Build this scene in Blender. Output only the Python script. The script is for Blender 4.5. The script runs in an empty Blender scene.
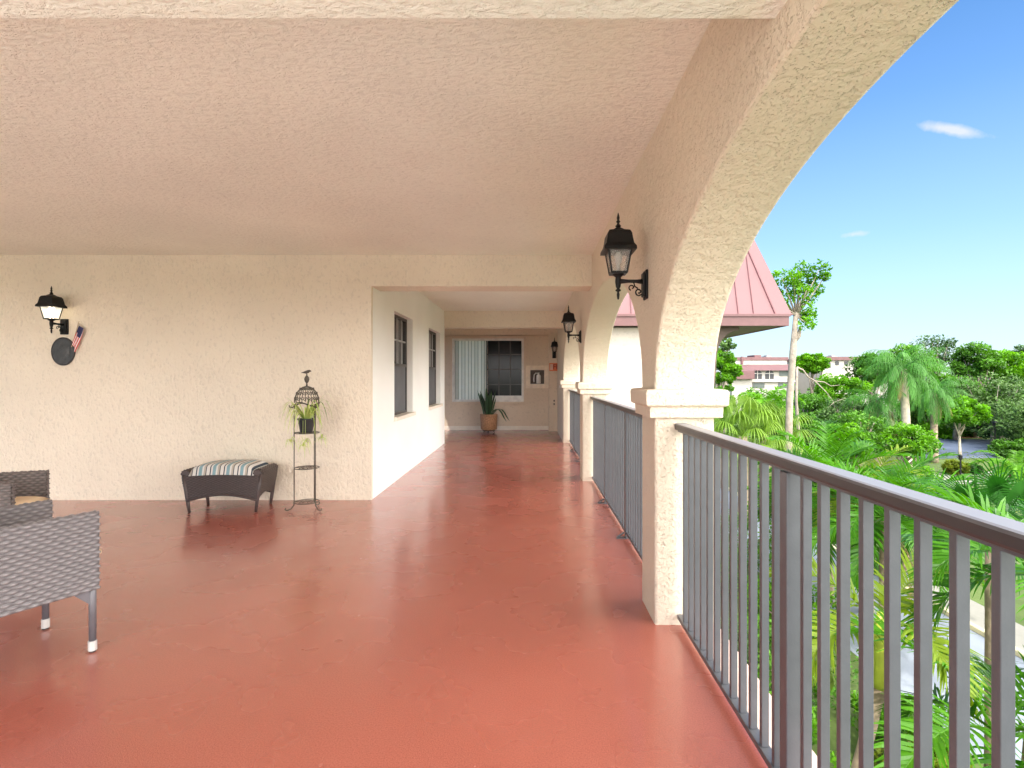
import bpy, bmesh, math, random
import numpy as np
from mathutils import Vector, Matrix
R = math.radians
scene = bpy.context.scene
COL = scene.collection
PI = math.pi

# ------------------------------------------------------------------ helpers
class MB:
    """collects vertices and faces (with a per-face tint)"""
    def __init__(s):
        s.v = []; s.f = []; s.t = []
    def face(s, pts, tint=0.5):
        n = len(s.v); s.v.extend([tuple(p) for p in pts]); s.f.append(tuple(range(n, n+len(pts)))); s.t.append(tint)
    def box(s, x0, x1, y0, y1, z0, z1, M=None):
        n = len(s.v)
        P = [(x0,y0,z0),(x1,y0,z0),(x1,y1,z0),(x0,y1,z0),(x0,y0,z1),(x1,y0,z1),(x1,y1,z1),(x0,y1,z1)]
        if M is not None: P = [tuple(M @ Vector(p)) for p in P]
        s.v.extend(P)
        for f in ((0,3,2,1),(4,5,6,7),(0,1,5,4),(1,2,6,5),(2,3,7,6),(3,0,4,7)):
            s.f.append(tuple(n+i for i in f)); s.t.append(.5)
    def tube(s, pts, rad, seg=8, cap=True, tint=.5):
        pts = [Vector(p) for p in pts]
        if not hasattr(rad, '__len__'): rad = [rad]*len(pts)
        n0 = len(s.v); up = None
        for i, p in enumerate(pts):
            d = (pts[min(i+1, len(pts)-1)] - pts[max(i-1, 0)])
            if d.length < 1e-9: d = Vector((0,0,1))
            d.normalize()
            if up is None:
                up = Vector((0,0,1)) if abs(d.z) < .9 else Vector((1,0,0))
            a = d.cross(up)
            if a.length < 1e-6: a = d.cross(Vector((0,1,0)))
            a.normalize(); b = a.cross(d); up = b
            for k in range(seg):
                t = 2*PI*k/seg
                s.v.append(tuple(p + (a*math.cos(t) + b*math.sin(t))*rad[i]))
        for i in range(len(pts)-1):
            for k in range(seg):
                k2 = (k+1) % seg
                s.f.append((n0+i*seg+k, n0+i*seg+k2, n0+(i+1)*seg+k2, n0+(i+1)*seg+k)); s.t.append(tint)
        if cap:
            s.f.append(tuple(n0+k for k in range(seg))[::-1]); s.t.append(tint)
            e = n0+(len(pts)-1)*seg
            s.f.append(tuple(e+k for k in range(seg))); s.t.append(tint)
    def lathe(s, prof, c=(0,0,0), seg=16, sq=None, rot=0):
        """prof: list of (r,z). sq: seg=4 gives square prism"""
        n0 = len(s.v)
        for (r, z) in prof:
            for k in range(seg):
                t = rot + 2*PI*k/seg
                s.v.append((c[0]+r*math.cos(t), c[1]+r*math.sin(t), c[2]+z))
        for i in range(len(prof)-1):
            for k in range(seg):
                k2 = (k+1) % seg
                s.f.append((n0+i*seg+k, n0+i*seg+k2, n0+(i+1)*seg+k2, n0+(i+1)*seg+k)); s.t.append(.5)
        s.f.append(tuple(n0+k for k in range(seg))[::-1]); s.t.append(.5)
        e = n0+(len(prof)-1)*seg
        s.f.append(tuple(e+k for k in range(seg))); s.t.append(.5)
    def grid(s, fn, nu, nv):
        n0 = len(s.v)
        for j in range(nv+1):
            for i in range(nu+1):
                s.v.append(tuple(fn(i/nu, j/nv)))
        for j in range(nv):
            for i in range(nu):
                a = n0+j*(nu+1)+i
                s.f.append((a, a+1, a+nu+2, a+nu+1)); s.t.append(.5)
    def quads(s, V, T):
        """V: (n,4,3) numpy, T: (n,)"""
        n0 = len(s.v)
        s.v.extend(map(tuple, V.reshape(-1,3).tolist()))
        k = len(V)
        s.f.extend([(n0+4*i, n0+4*i+1, n0+4*i+2, n0+4*i+3) for i in range(k)])
        s.t.extend(T.tolist())
    def build(s, name, mat, parent=None, smooth=False, bevel=0, tint=False, loc=None, bang=35):
        me = bpy.data.meshes.new(name)
        me.from_pydata(s.v, [], s.f); me.update()
        if tint:
            a = me.attributes.new('tint', 'FLOAT', 'FACE'); a.data.foreach_set('value', s.t)
        if smooth: me.polygons.foreach_set('use_smooth', [True]*len(me.polygons))
        if mat is not None: me.materials.append(mat)
        return link(name, me, parent, bevel, loc, bang)

def link(name, me, parent=None, bevel=0, loc=None, bang=35):
    o = bpy.data.objects.new(name, me); COL.objects.link(o)
    if parent is not None: o.parent = parent
    if loc is not None: o.location = loc
    if bevel:
        m = o.modifiers.new('bevel', 'BEVEL'); m.width = bevel; m.segments = 2; m.limit_method = 'ANGLE'; m.angle_limit = R(bang)
    return o

def tag(o, label=None, cat=None, group=None, kind=None):
    if label: o['label'] = label
    if cat: o['category'] = cat
    if group: o['group'] = group
    if kind: o['kind'] = kind
    return o
def thing(name, label, cat, loc=(0,0,0), rz=0, group=None):
    o = bpy.data.objects.new(name, None); COL.objects.link(o); o.empty_display_size = .1
    o.location = loc; o.rotation_euler = (0,0,rz)
    return tag(o, label, cat, group)
def kids(o): return [c for c in bpy.data.objects if c.parent == o]
def dup(o, label=None, loc=None, rz=None, scale=None, parent=None):
    cc = kids(o)
    c = o.copy(); COL.objects.link(c); c.parent = parent
    if label: c['label'] = label
    if loc is not None: c.location = loc
    if rz is not None: c.rotation_euler = (0,0,rz)
    if scale is not None: c.scale = (scale,)*3 if not hasattr(scale,'__len__') else scale
    for ch in cc: dup(ch, parent=c)
    return c
def struct(mb, name, mat, **k):
    o = mb.build(name, mat, **k); o['kind'] = 'structure'; return o

# photograph pixel at distance Y  ->  world (used only to write positions down in metres)
F, CX, CY, H = 538.0, 530.0, 377.0, 1.35
def at(px, py, Y): return ((px-CX)*Y/F, Y, H+(CY-py)*Y/F)
G = -5.65      # the garden lies two storeys below the terrace

# ------------------------------------------------------------------ materials
def newmat(name):
    m = bpy.data.materials.new(name); m.use_nodes = True
    nt = m.node_tree; b = nt.nodes['Principled BSDF']
    return m, nt, b
def N(nt, t, **k):
    n = nt.nodes.new(t)
    for a, v in k.items():
        if a in n.inputs: n.inputs[a].default_value = v
        else: setattr(n, a, v)
    return n
def ramp(nt, src, stops):
    r = nt.nodes.new('ShaderNodeValToRGB')
    el = r.color_ramp.elements
    while len(el) < len(stops): el.new(.5)
    for e, (p, c) in zip(el, stops):
        e.position = p; e.color = (c[0], c[1], c[2], 1) if hasattr(c, '__len__') else (c, c, c, 1)
    nt.links.new(src, r.inputs[0]); return r
def coords(nt, obj=True):
    t = nt.nodes.new('ShaderNodeNewGeometry'); return t.outputs['Position']
def simple(name, col, rough=.5, metal=0, var=.12, scale=8, bump=0, bscale=60, spec=None, obj=True):
    m, nt, b = newmat(name)
    tc = nt.nodes.new('ShaderNodeTexCoord')
    n = N(nt, 'ShaderNodeTexNoise', Scale=scale, Detail=4.0)
    nt.links.new(tc.outputs['Object'], n.inputs['Vector'])
    r = ramp(nt, n.outputs['Fac'], [(.3, [c*(1-var) for c in col]), (.7, [min(1, c*(1+var)) for c in col])])
    nt.links.new(r.outputs[0], b.inputs['Base Color'])
    b.inputs['Roughness'].default_value = rough; b.inputs['Metallic'].default_value = metal
    if spec is not None: b.inputs['Specular IOR Level'].default_value = spec
    if bump:
        n2 = N(nt, 'ShaderNodeTexNoise', Scale=bscale, Detail=3.0)
        nt.links.new(tc.outputs['Object'], n2.inputs['Vector'])
        bp = N(nt, 'ShaderNodeBump', Strength=1.0, Distance=bump)
        nt.links.new(n2.outputs['Fac'], bp.inputs['Height']); nt.links.new(bp.outputs[0], b.inputs['Normal'])
    return m

def stucco(name, col, dist=.012, scale=22, pits=True, stretch=(1,1,1), fine=.3, cover=.5):
    m, nt, b = newmat(name)
    pos = coords(nt)
    mp = N(nt, 'ShaderNodeMapping'); mp.inputs['Scale'].default_value = stretch
    nt.links.new(pos, mp.inputs['Vector'])
    w = N(nt, 'ShaderNodeTexNoise', Scale=scale*.45, Detail=2.0)
    nt.links.new(mp.outputs[0], w.inputs['Vector'])
    add = N(nt, 'ShaderNodeVectorMath', operation='MULTIPLY_ADD')
    add.inputs[1].default_value = (.05,)*3
    nt.links.new(w.outputs['Color'], add.inputs[0]); nt.links.new(mp.outputs[0], add.inputs[2])
    n1 = N(nt, 'ShaderNodeTexNoise', Scale=scale, Detail=5.0, Roughness=.6)
    nt.links.new(add.outputs[0], n1.inputs['Vector'])
    islands = ramp(nt, n1.outputs['Fac'], [(cover-.13, 0.), (cover+.10, 1.)])
    n2 = N(nt, 'ShaderNodeTexNoise', Scale=scale*5, Detail=4.0, Roughness=.7)
    nt.links.new(pos, n2.inputs['Vector'])
    m1 = N(nt, 'ShaderNodeMath', operation='MULTIPLY_ADD'); m1.inputs[1].default_value = fine
    nt.links.new(n2.outputs['Fac'], m1.inputs[0]); nt.links.new(islands.outputs[0], m1.inputs[2])
    h = m1.outputs[0]
    if pits:
        v = N(nt, 'ShaderNodeTexNoise', Scale=95.0, Detail=2.0)
        nt.links.new(pos, v.inputs['Vector'])
        pr = ramp(nt, v.outputs['Fac'], [(.33, 0.), (.40, 1.)])
        m2 = N(nt, 'ShaderNodeMath', operation='ADD'); nt.links.new(h, m2.inputs[0]); nt.links.new(pr.outputs[0], m2.inputs[1]); h = m2.outputs[0]
    bp = N(nt, 'ShaderNodeBump', Strength=1.0, Distance=dist)
    nt.links.new(h, bp.inputs['Height']); nt.links.new(bp.outputs[0], b.inputs['Normal'])
    big = N(nt, 'ShaderNodeTexNoise', Scale=.9, Detail=5.0)
    nt.links.new(pos, big.inputs['Vector'])
    r = ramp(nt, big.outputs['Fac'], [(.3, [c*.93 for c in col]), (.7, [min(.95, c*1.04) for c in col])])
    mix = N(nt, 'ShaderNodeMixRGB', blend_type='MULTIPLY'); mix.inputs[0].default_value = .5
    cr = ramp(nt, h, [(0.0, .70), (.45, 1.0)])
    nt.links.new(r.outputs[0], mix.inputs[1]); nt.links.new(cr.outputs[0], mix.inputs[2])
    nt.links.new(mix.outputs[0], b.inputs['Base Color'])
    b.inputs['Roughness'].default_value = .55; b.inputs['Specular IOR Level'].default_value = .35
    return m

def leafmat(name, dark, light, trans=.35, rough=.45):
    m, nt, b = newmat(name)
    a = N(nt, 'ShaderNodeAttribute', attribute_name='tint')
    tc = nt.nodes.new('ShaderNodeTexCoord')
    oi = nt.nodes.new('ShaderNodeObjectInfo')
    n = N(nt, 'ShaderNodeTexNoise', Scale=.9, Detail=2.0)
    nt.links.new(tc.outputs['Object'], n.inputs['Vector'])
    s = N(nt, 'ShaderNodeMath', operation='MULTIPLY_ADD'); s.inputs[1].default_value = .35
    nt.links.new(n.outputs['Fac'], s.inputs[0])
    sc = N(nt, 'ShaderNodeMath', operation='MULTIPLY'); sc.inputs[1].default_value = .75
    nt.links.new(a.outputs['Fac'], sc.inputs[0]); nt.links.new(sc.outputs[0], s.inputs[2])
    s2 = N(nt, 'ShaderNodeMath', operation='MULTIPLY_ADD'); s2.inputs[1].default_value = .16
    nt.links.new(oi.outputs['Random'], s2.inputs[0]); nt.links.new(s.outputs[0], s2.inputs[2])
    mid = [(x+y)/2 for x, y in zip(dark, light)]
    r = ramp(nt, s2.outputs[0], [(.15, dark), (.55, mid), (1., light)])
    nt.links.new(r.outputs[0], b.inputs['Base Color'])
    b.inputs['Roughness'].default_value = rough; b.inputs['Specular IOR Level'].default_value = .25
    tr = nt.nodes.new('ShaderNodeBsdfTranslucent')
    hs = N(nt, 'ShaderNodeHueSaturation', Value=1.5, Saturation=1.1)
    nt.links.new(r.outputs[0], hs.inputs['Color']); nt.links.new(hs.outputs[0], tr.inputs['Color'])
    mx = nt.nodes.new('ShaderNodeMixShader'); mx.inputs[0].default_value = trans
    out = nt.nodes['Material Output']
    nt.links.new(b.outputs[0], mx.inputs[1]); nt.links.new(tr.outputs[0], mx.inputs[2]); nt.links.new(mx.outputs[0], out.inputs[0])
    return m

def glassmat(name, col=(.04,.045,.05), rough=.05):
    m = simple(name, col, rough, var=.25, scale=1.5); m.node_tree.nodes['Principled BSDF'].inputs['Specular IOR Level'].default_value = .8
    return m

CREAM = (.84, .66, .485)
M = {}
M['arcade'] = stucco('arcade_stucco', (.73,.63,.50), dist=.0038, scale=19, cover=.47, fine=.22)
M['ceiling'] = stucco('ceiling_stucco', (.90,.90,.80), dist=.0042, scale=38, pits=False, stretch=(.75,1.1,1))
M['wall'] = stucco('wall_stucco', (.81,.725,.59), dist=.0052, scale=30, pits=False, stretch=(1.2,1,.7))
M['smooth_wall'] = simple('smooth_white_stucco', (.92,.925,.885), .55, var=.03, scale=1.5, bump=.003, bscale=28)
M['end_wall'] = stucco('end_stucco', (.74,.60,.45), dist=.002, scale=14, pits=False)
M['trim'] = simple('trim_paint', (.86,.78,.66), .5, bump=.001, bscale=40, var=.05)
M['ext_white'] = stucco('pale_stucco', (.50,.46,.41), dist=.003, scale=10, pits=False)

def floormat():
    m, nt, b = newmat('red_floor_coating')
    pos = coords(nt)
    big = N(nt, 'ShaderNodeTexNoise', Scale=.8, Detail=3.0, Roughness=.5)
    nt.links.new(pos, big.inputs['Vector'])
    r = ramp(nt, big.outputs['Fac'], [(.05, (.335,.086,.056)), (.5, (.365,.098,.066)), (.95, (.44,.135,.096))])
    sp = N(nt, 'ShaderNodeTexNoise', Scale=160.0, Detail=3.0)
    nt.links.new(pos, sp.inputs['Vector'])
    spr = ramp(nt, sp.outputs['Fac'], [(.3, .82), (.62, 1.12)])
    mx = N(nt, 'ShaderNodeMixRGB', blend_type='MULTIPLY'); mx.inputs[0].default_value = 1
    nt.links.new(r.outputs[0], mx.inputs[1]); nt.links.new(spr.outputs[0], mx.inputs[2])
    sc = N(nt, 'ShaderNodeTexNoise', Scale=2.3, Detail=3.0, Roughness=.5, Distortion=0.0)
    nt.links.new(pos, sc.inputs['Vector'])
    scr = ramp(nt, sc.outputs['Fac'], [(.60, 0.), (.9, .10)])
    m2 = N(nt, 'ShaderNodeMixRGB'); m2.inputs[2].default_value = (.66,.28,.24,1)
    mp = N(nt, 'ShaderNodeMapping'); mp.inputs['Scale'].default_value = (1.6, 14, 1); mp.inputs['Rotation'].default_value = (0,0,R(52)); nt.links.new(pos, mp.inputs['Vector'])
    sf = N(nt, 'ShaderNodeTexNoise', Scale=2.2, Detail=4.0, Roughness=.55); nt.links.new(mp.outputs[0], sf.inputs['Vector'])
    sfr = ramp(nt, sf.outputs['Fac'], [(.62, 0.), (.98, .08)])
    mxx = N(nt, 'ShaderNodeMath', operation='MAXIMUM'); nt.links.new(scr.outputs[0], mxx.inputs[0]); nt.links.new(sfr.outputs[0], mxx.inputs[1])
    nt.links.new(mxx.outputs[0], m2.inputs[0]); nt.links.new(mx.outputs[0], m2.inputs[1])
    nt.links.new(mx.outputs[0], b.inputs['Base Color'])
    rr = ramp(nt, sc.outputs['Fac'], [(0., .20), (1., .34)])
    nt.links.new(rr.outputs[0], b.inputs['Roughness'])
    bn = N(nt, 'ShaderNodeTexNoise', Scale=240.0, Detail=2.0); nt.links.new(pos, bn.inputs['Vector'])
    bp = N(nt, 'ShaderNodeBump', Strength=.55, Distance=.0016); nt.links.new(bn.outputs['Fac'], bp.inputs['Height'])
    w = N(nt, 'ShaderNodeTexNoise', Scale=3.0, Detail=3.0); nt.links.new(pos, w.inputs['Vector'])
    b.inputs['Specular IOR Level'].default_value = .8; b.inputs['Coat Weight'].default_value = .55; b.inputs['Coat Roughness'].default_value = .13
    bp2 = N(nt, 'ShaderNodeBump', Strength=.35, Distance=.004); nt.links.new(w.outputs['Fac'], bp2.inputs['Height'])
    nt.links.new(bp.outputs[0], b.inputs['Normal'])
    return m
M['floor'] = floormat()
M['slab'] = simple('painted_slab_edge', (.66,.50,.42), .6, bump=.002)
M['bronze'] = simple('bronze_rail_paint', (.078,.082,.092), .36, spec=.8, var=.10, scale=14, bump=.0004, bscale=120)
M['black'] = simple('black_cast_metal', (.006,.006,.006), .5, spec=.3, bump=.001, bscale=90)
M['iron'] = simple('aged_wrought_iron', (.10,.085,.065), .55, metal=.4, bump=.001, bscale=120)
M['chair_metal'] = simple('grey_chair_metal', (.13,.125,.14), .35)
M['foot_white'] = simple('white_plastic_foot', (.52,.50,.48), .4)
M['cushion'] = simple('cream_cushion_fabric', (.80,.62,.42), .85, bump=.002, bscale=14)
M['glass_dark'] = glassmat('dark_window_glass')
M['screen'] = simple('grey_insect_screen', (.10,.105,.115), .5, var=.2, scale=3)
M['frame_dark'] = simple('dark_window_frame', (.06,.055,.05), .4)
M['frame_white'] = simple('white_window_frame', (.78,.74,.68), .4)
M['frame_grey'] = simple('grey_muntin', (.33,.32,.31), .4)
M['bulb'] = None
M['pink'] = simple('pink_standing_seam_metal', (.19,.088,.092), .5, var=.06, scale=1.2)
M['pink_dark'] = simple('dark_pink_seam', (.16,.06,.065), .5)  # darker pink of the seams and hip cap
M['fascia'] = simple('mauve_fascia_metal', (.145,.068,.068), .5, var=.08)
M['soffit'] = simple('brown_soffit', (.16,.12,.10), .7)
M['roof_far'] = simple('far_pink_roof', (.17,.085,.085), .7, var=.12, scale=2)
M['orange_sign'] = simple('orange_sign_face', (.75,.17,.05), .5, var=.08)
M['red_text'] = simple('dark_red_lettering', (.30,.03,.015), .5)
M['white_plastic'] = simple('white_plastic', (.8,.78,.74), .4)
M['pot_black'] = simple('black_nursery_pot', (.012,.012,.013), .35)
M['pot_basket'] = simple('woven_brown_basket', (.38,.20,.10), .7, var=.35, scale=40, bump=.008, bscale=45)
M['soil'] = simple('soil', (.03,.02,.014), .95, bump=.01, bscale=40)
M['plaque'] = simple('dark_pewter_plaque', (.04,.042,.045), .45, var=.3, scale=22, bump=.006, bscale=32)
M['bark'] = simple('grey_bark', (.30,.25,.20), .9, var=.3, scale=3, bump=.03, bscale=9)
M['palm_trunk'] = simple('ringed_palm_trunk', (.30,.23,.16), .9, var=.35, scale=5, bump=.03, bscale=7)
M['pale_trunk'] = simple('pale_palm_trunk', (.50,.42,.32), .85, var=.22, scale=3, bump=.02, bscale=8)
M['shaft'] = simple('yellow_green_crownshaft', (.45,.50,.06), .4, var=.15, scale=6)
M['spider'] = leafmat('spider_plant_leaf', (.14,.26,.03), (.62,.70,.25), .3)
M['snake'] = leafmat('snake_plant_leaf', (.012,.035,.018), (.08,.14,.06), .1, .35)
M['leaf_bright'] = leafmat('bright_green_leaf', (0.022, 0.085, 0.005), (0.17, 0.42, 0.015), .38)
M['leaf_mid'] = leafmat('mid_green_leaf', (0.018, 0.062, 0.006), (0.115, 0.29, 0.025), .3)
M['leaf_grey'] = leafmat('grey_green_leaf', (0.026, 0.062, 0.014), (0.15, 0.27, 0.065), .22)
M['leaf_dark'] = leafmat('dark_green_leaf', (0.012, 0.035, 0.008), (0.07, 0.15, 0.035), .2)
M['leaf_yellow'] = leafmat('yellow_green_leaf', (0.05, 0.085, 0.008), (0.24, 0.3, 0.03), .4)
M['palm_bright'] = leafmat('vivid_palm_leaf', (0.012, 0.075, 0.005), (0.1, 0.29, 0.014), .38, .35)
M['palm_queen'] = leafmat('soft_palm_leaf', (0.022, 0.085, 0.014), (0.11, 0.3, 0.05), .3)
M['palm_dark'] = leafmat('deep_green_palm_leaf', (0.01, 0.055, 0.006), (0.035, 0.15, 0.018), .25, .35)
M['dead_frond'] = leafmat('dry_brown_frond', (.10,.06,.025), (.34,.24,.11), .2, .7)
M['leaf_olive'] = leafmat('olive_palm_leaf', (0.035, 0.085, 0.006), (0.19, 0.32, 0.035), .3)
M['palm_yellow'] = leafmat('yellowing_palm_leaf', (0.05, 0.11, 0.008), (0.24, 0.34, 0.03), .4)

def groundmat(name, c0, c1, scale=.25, bump=.02, bscale=6, rough=.95):
    m, nt, b = newmat(name)
    pos = coords(nt)
    n = N(nt, 'ShaderNodeTexNoise', Scale=scale, Detail=8.0, Roughness=.65); nt.links.new(pos, n.inputs['Vector'])
    r = ramp(nt, n.outputs['Fac'], [(.32, c0), (.68, c1)])
    nt.links.new(r.outputs[0], b.inputs['Base Color']); b.inputs['Roughness'].default_value = rough
    n2 = N(nt, 'ShaderNodeTexNoise', Scale=bscale, Detail=5.0); nt.links.new(pos, n2.inputs['Vector'])
    bp = N(nt, 'ShaderNodeBump', Strength=1.0, Distance=bump); nt.links.new(n2.outputs['Fac'], bp.inputs['Height']); nt.links.new(bp.outputs[0], b.inputs['Normal'])
    return m
M['grass'] = groundmat('lawn', (.05,.085,.018), (.13,.19,.04))
M['asphalt'] = groundmat('blue_grey_asphalt', (.10,.13,.19), (.14,.17,.24), .6, .005, 60, .85)
M['drive'] = groundmat('pale_concrete_drive', (.235,.265,.32), (.29,.32,.375), .5, .004, 50, .8)
M['deck'] = groundmat('pale_bounce_deck', (.62,.58,.52), (.72,.68,.62), 1, .004, 40, .8)
M['mulch'] = groundmat('orange_mulch', (.22,.07,.03), (.42,.17,.07), 2, .04, 14)
M['kerb'] = simple('yellowed_kerb', (.66,.58,.34), .8, var=.2, scale=2)
M['path'] = groundmat('sunlit_concrete_path', (.26,.25,.21), (.33,.31,.27), 1, .004, 40, .85)

def wickermat(name, lo, hi):
    m, nt, b = newmat(name)
    a = N(nt, 'ShaderNodeAttribute', attribute_name='tint')
    tc = nt.nodes.new('ShaderNodeTexCoord'); n = N(nt, 'ShaderNodeTexNoise', Scale=45.0, Detail=3.0); nt.links.new(tc.outputs['Object'], n.inputs['Vector'])
    ad = N(nt, 'ShaderNodeMath', operation='MULTIPLY_ADD'); ad.inputs[1].default_value = .35; nt.links.new(n.outputs['Fac'], ad.inputs[0]); nt.links.new(a.outputs['Fac'], ad.inputs[2])
    r = ramp(nt, ad.outputs[0], [(.12, lo), (.95, hi)]); nt.links.new(r.outputs[0], b.inputs['Base Color'])
    b.inputs['Roughness'].default_value = .42
    return m
M['wicker_grey'] = wickermat('grey_resin_wicker', (.050,.045,.047), (.25,.232,.24))
M['wicker_brown'] = wickermat('dark_brown_wicker', (.012,.008,.007), (.075,.052,.048))
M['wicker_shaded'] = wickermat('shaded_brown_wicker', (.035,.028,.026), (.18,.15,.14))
def glare_handrail():
    m, nt, b = newmat('handrail_paint_sky_glare')
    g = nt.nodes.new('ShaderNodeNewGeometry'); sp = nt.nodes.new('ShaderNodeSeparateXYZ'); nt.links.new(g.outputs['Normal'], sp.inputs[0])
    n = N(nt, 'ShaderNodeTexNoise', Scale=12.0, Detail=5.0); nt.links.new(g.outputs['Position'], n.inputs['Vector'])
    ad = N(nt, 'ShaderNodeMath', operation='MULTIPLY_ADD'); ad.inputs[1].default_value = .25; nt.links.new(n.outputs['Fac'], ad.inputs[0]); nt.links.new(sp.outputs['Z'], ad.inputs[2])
    r = ramp(nt, ad.outputs[0], [(.35, (.040,.034,.036)), (.95, (.27,.265,.28))]); nt.links.new(r.outputs[0], b.inputs['Base Color'])  # upward faces painted paler for sky glare, sides left dark
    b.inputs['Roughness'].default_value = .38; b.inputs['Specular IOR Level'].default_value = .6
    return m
M['handrail'] = glare_handrail()
def stripes():
    m, nt, b = newmat('striped_cushion_fabric')
    tc = nt.nodes.new('ShaderNodeTexCoord'); sp = nt.nodes.new('ShaderNodeSeparateXYZ')
    nt.links.new(tc.outputs['Object'], sp.inputs[0])
    mu = N(nt, 'ShaderNodeMath', operation='MULTIPLY_ADD'); mu.inputs[1].default_value = 7.6; mu.inputs[2].default_value = 4
    nt.links.new(sp.outputs['X'], mu.inputs[0])
    fr = N(nt, 'ShaderNodeMath', operation='FRACT'); nt.links.new(mu.outputs[0], fr.inputs[0])
    W, B, D, T = (.62,.60,.56), (.20,.33,.37), (.03,.045,.065), (.40,.36,.30)
    r = ramp(nt, fr.outputs[0], [(0,W),(.16,D),(.24,W),(.36,B),(.60,W),(.72,T),(.86,D),(.92,W)])
    r.color_ramp.interpolation = 'CONSTANT'
    nt.links.new(r.outputs[0], b.inputs['Base Color']); b.inputs['Roughness'].default_value = .85
    n2 = N(nt, 'ShaderNodeTexNoise', Scale=220.0); nt.links.new(tc.outputs['Object'], n2.inputs['Vector'])
    bp = N(nt, 'ShaderNodeBump', Strength=1., Distance=.001); nt.links.new(n2.outputs['Fac'], bp.inputs['Height']); nt.links.new(bp.outputs[0], b.inputs['Normal'])
    return m
M['stripes'] = stripes()

def lampglass(name, emit):
    m, nt, b = newmat(name)
    tc = nt.nodes.new('ShaderNodeTexCoord')
    n = N(nt, 'ShaderNodeTexNoise', Scale=70.0, Detail=2.0, Distortion=1.0); nt.links.new(tc.outputs['Object'], n.inputs['Vector'])
    bp = N(nt, 'ShaderNodeBump', Strength=1., Distance=.004); nt.links.new(n.outputs['Fac'], bp.inputs['Height']); nt.links.new(bp.outputs[0], b.inputs['Normal'])
    b.inputs['Base Color'].default_value = (.75,.72,.68,1); b.inputs['Roughness'].default_value = .12
    b.inputs['Transmission Weight'].default_value = .75; b.inputs['IOR'].default_value = 1.15
    if emit:
        b.inputs['Emission Color'].default_value = (1,.93,.75,1); b.inputs['Emission Strength'].default_value = emit
    return m
M['lamp_glass'] = lampglass('seeded_lamp_glass', 0)
M['lamp_glass_lit'] = lampglass('lit_lamp_glass', .45)

def emis(name, col, st):
    m, nt, b = newmat(name)
    b.inputs['Base Color'].default_value = (*col,1); b.inputs['Emission Color'].default_value = (*col,1); b.inputs['Emission Strength'].default_value = st
    return m
M['bulb_lit'] = emis('glowing_bulb', (1,.86,.62), 18)
M['bulb_off'] = simple('frosted_bulb', (.8,.78,.72), .4)

# ------------------------------------------------------------------ the terrace shell
CZ = 2.69; BZ = 2.345
m = MB(); m.box(-9.5, 1.02, .70, 14.2, -.30, 0)
struct(m, 'floor', M['floor'])
m = MB(); m.box(-16, 1.02, -14, .697, -.30, 0)
struct(m, 'bounce_deck', M['deck'])  # unseen pale deck added to bounce light onto the ceiling
m = MB(); m.box(.865, 1.019, -9, 13.9, .0, .004); struct(m, 'slab_edge', M['slab'])
m = MB(); m.box(-9.5, .70, -.9, 10.95, CZ, CZ+.45); m.box(-3.0, .70, 10.95, 13.9, CZ, CZ+.45); struct(m, 'ceiling', M['ceiling'])

beams = [(-.5,-.1,'white stucco ceiling beam just behind the camera'),
         (1.12,1.50,'wide stucco ceiling beam crossing the top edge of the view'),
         (5.90,6.25,'stucco ceiling beam over the mouth of the corridor'),
         (10.92,11.27,'pale ceiling beam halfway along the corridor in front of the end room')]
for i, (a, b_, lab) in enumerate(beams):
    if i == 0: continue
    m = MB(); x0 = (-9.4 if i == 1 else -1.739 if i == 2 else -2.95)
    m.box(x0, .69, a, b_, BZ + (.0 if i < 3 else .01), CZ+.02)
    tag(m.build('ceiling_beam', M['ceiling'] if i == 1 else M['wall'], bevel=(0 if i == 2 else .008)), lab, 'beam', 'ceiling beams')
m = MB(); m.box(-2.95, .69, 13.45, 13.74, 2.40, CZ+.02)
tag(m.build('ceiling_beam', M['end_wall'], bevel=.008), 'shallow brown header beam above the far blinds window', 'beam', 'ceiling beams')

# arcade wall: one comb-shaped wall with four arched openings
PX0, PX1 = .68, 1.006
def arch_pts(c, half, z0, rise, n=56):
    return [(c - half*math.cos(PI*k/n), z0 + rise*math.sin(PI*k/n)**.93) for k in range(n+1)]
arcade = thing('arcade_wall', 'cream stucco arcade wall with tall arches along the terrace edge', 'wall', (PX0, 0, 0))
outline = []
centres = [-2.975, 1.075, 5.125, 9.175]
HALF = 1.855
outline.append((-5.3, -.02))
for c in centres:
    outline.append((c-HALF, -.02))
    outline += arch_pts(c, HALF, 1.275, .955)
    outline.append((c+HALF, -.02))
outline += [(13.95, -.02), (13.95, 3.6), (-5.3, 3.6)]
bm = bmesh.new()
vi = [bm.verts.new((0, y, z)) for y, z in outline]
vo = [bm.verts.new((PX1-PX0, y, z)) for y, z in outline]
bm.faces.new(vi[::-1]); bm.faces.new(vo)
for i in range(len(vi)):
    j = (i+1) % len(vi); bm.faces.new((vi[i], vi[j], vo[j], vo[i]))
bmesh.ops.recalc_face_normals(bm, faces=bm.faces)
me = bpy.data.meshes.new('wall'); bm.to_mesh(me); bm.free(); me.materials.append(M['arcade'])
link('wall', me, arcade, bevel=.014, bang=40)
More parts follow.
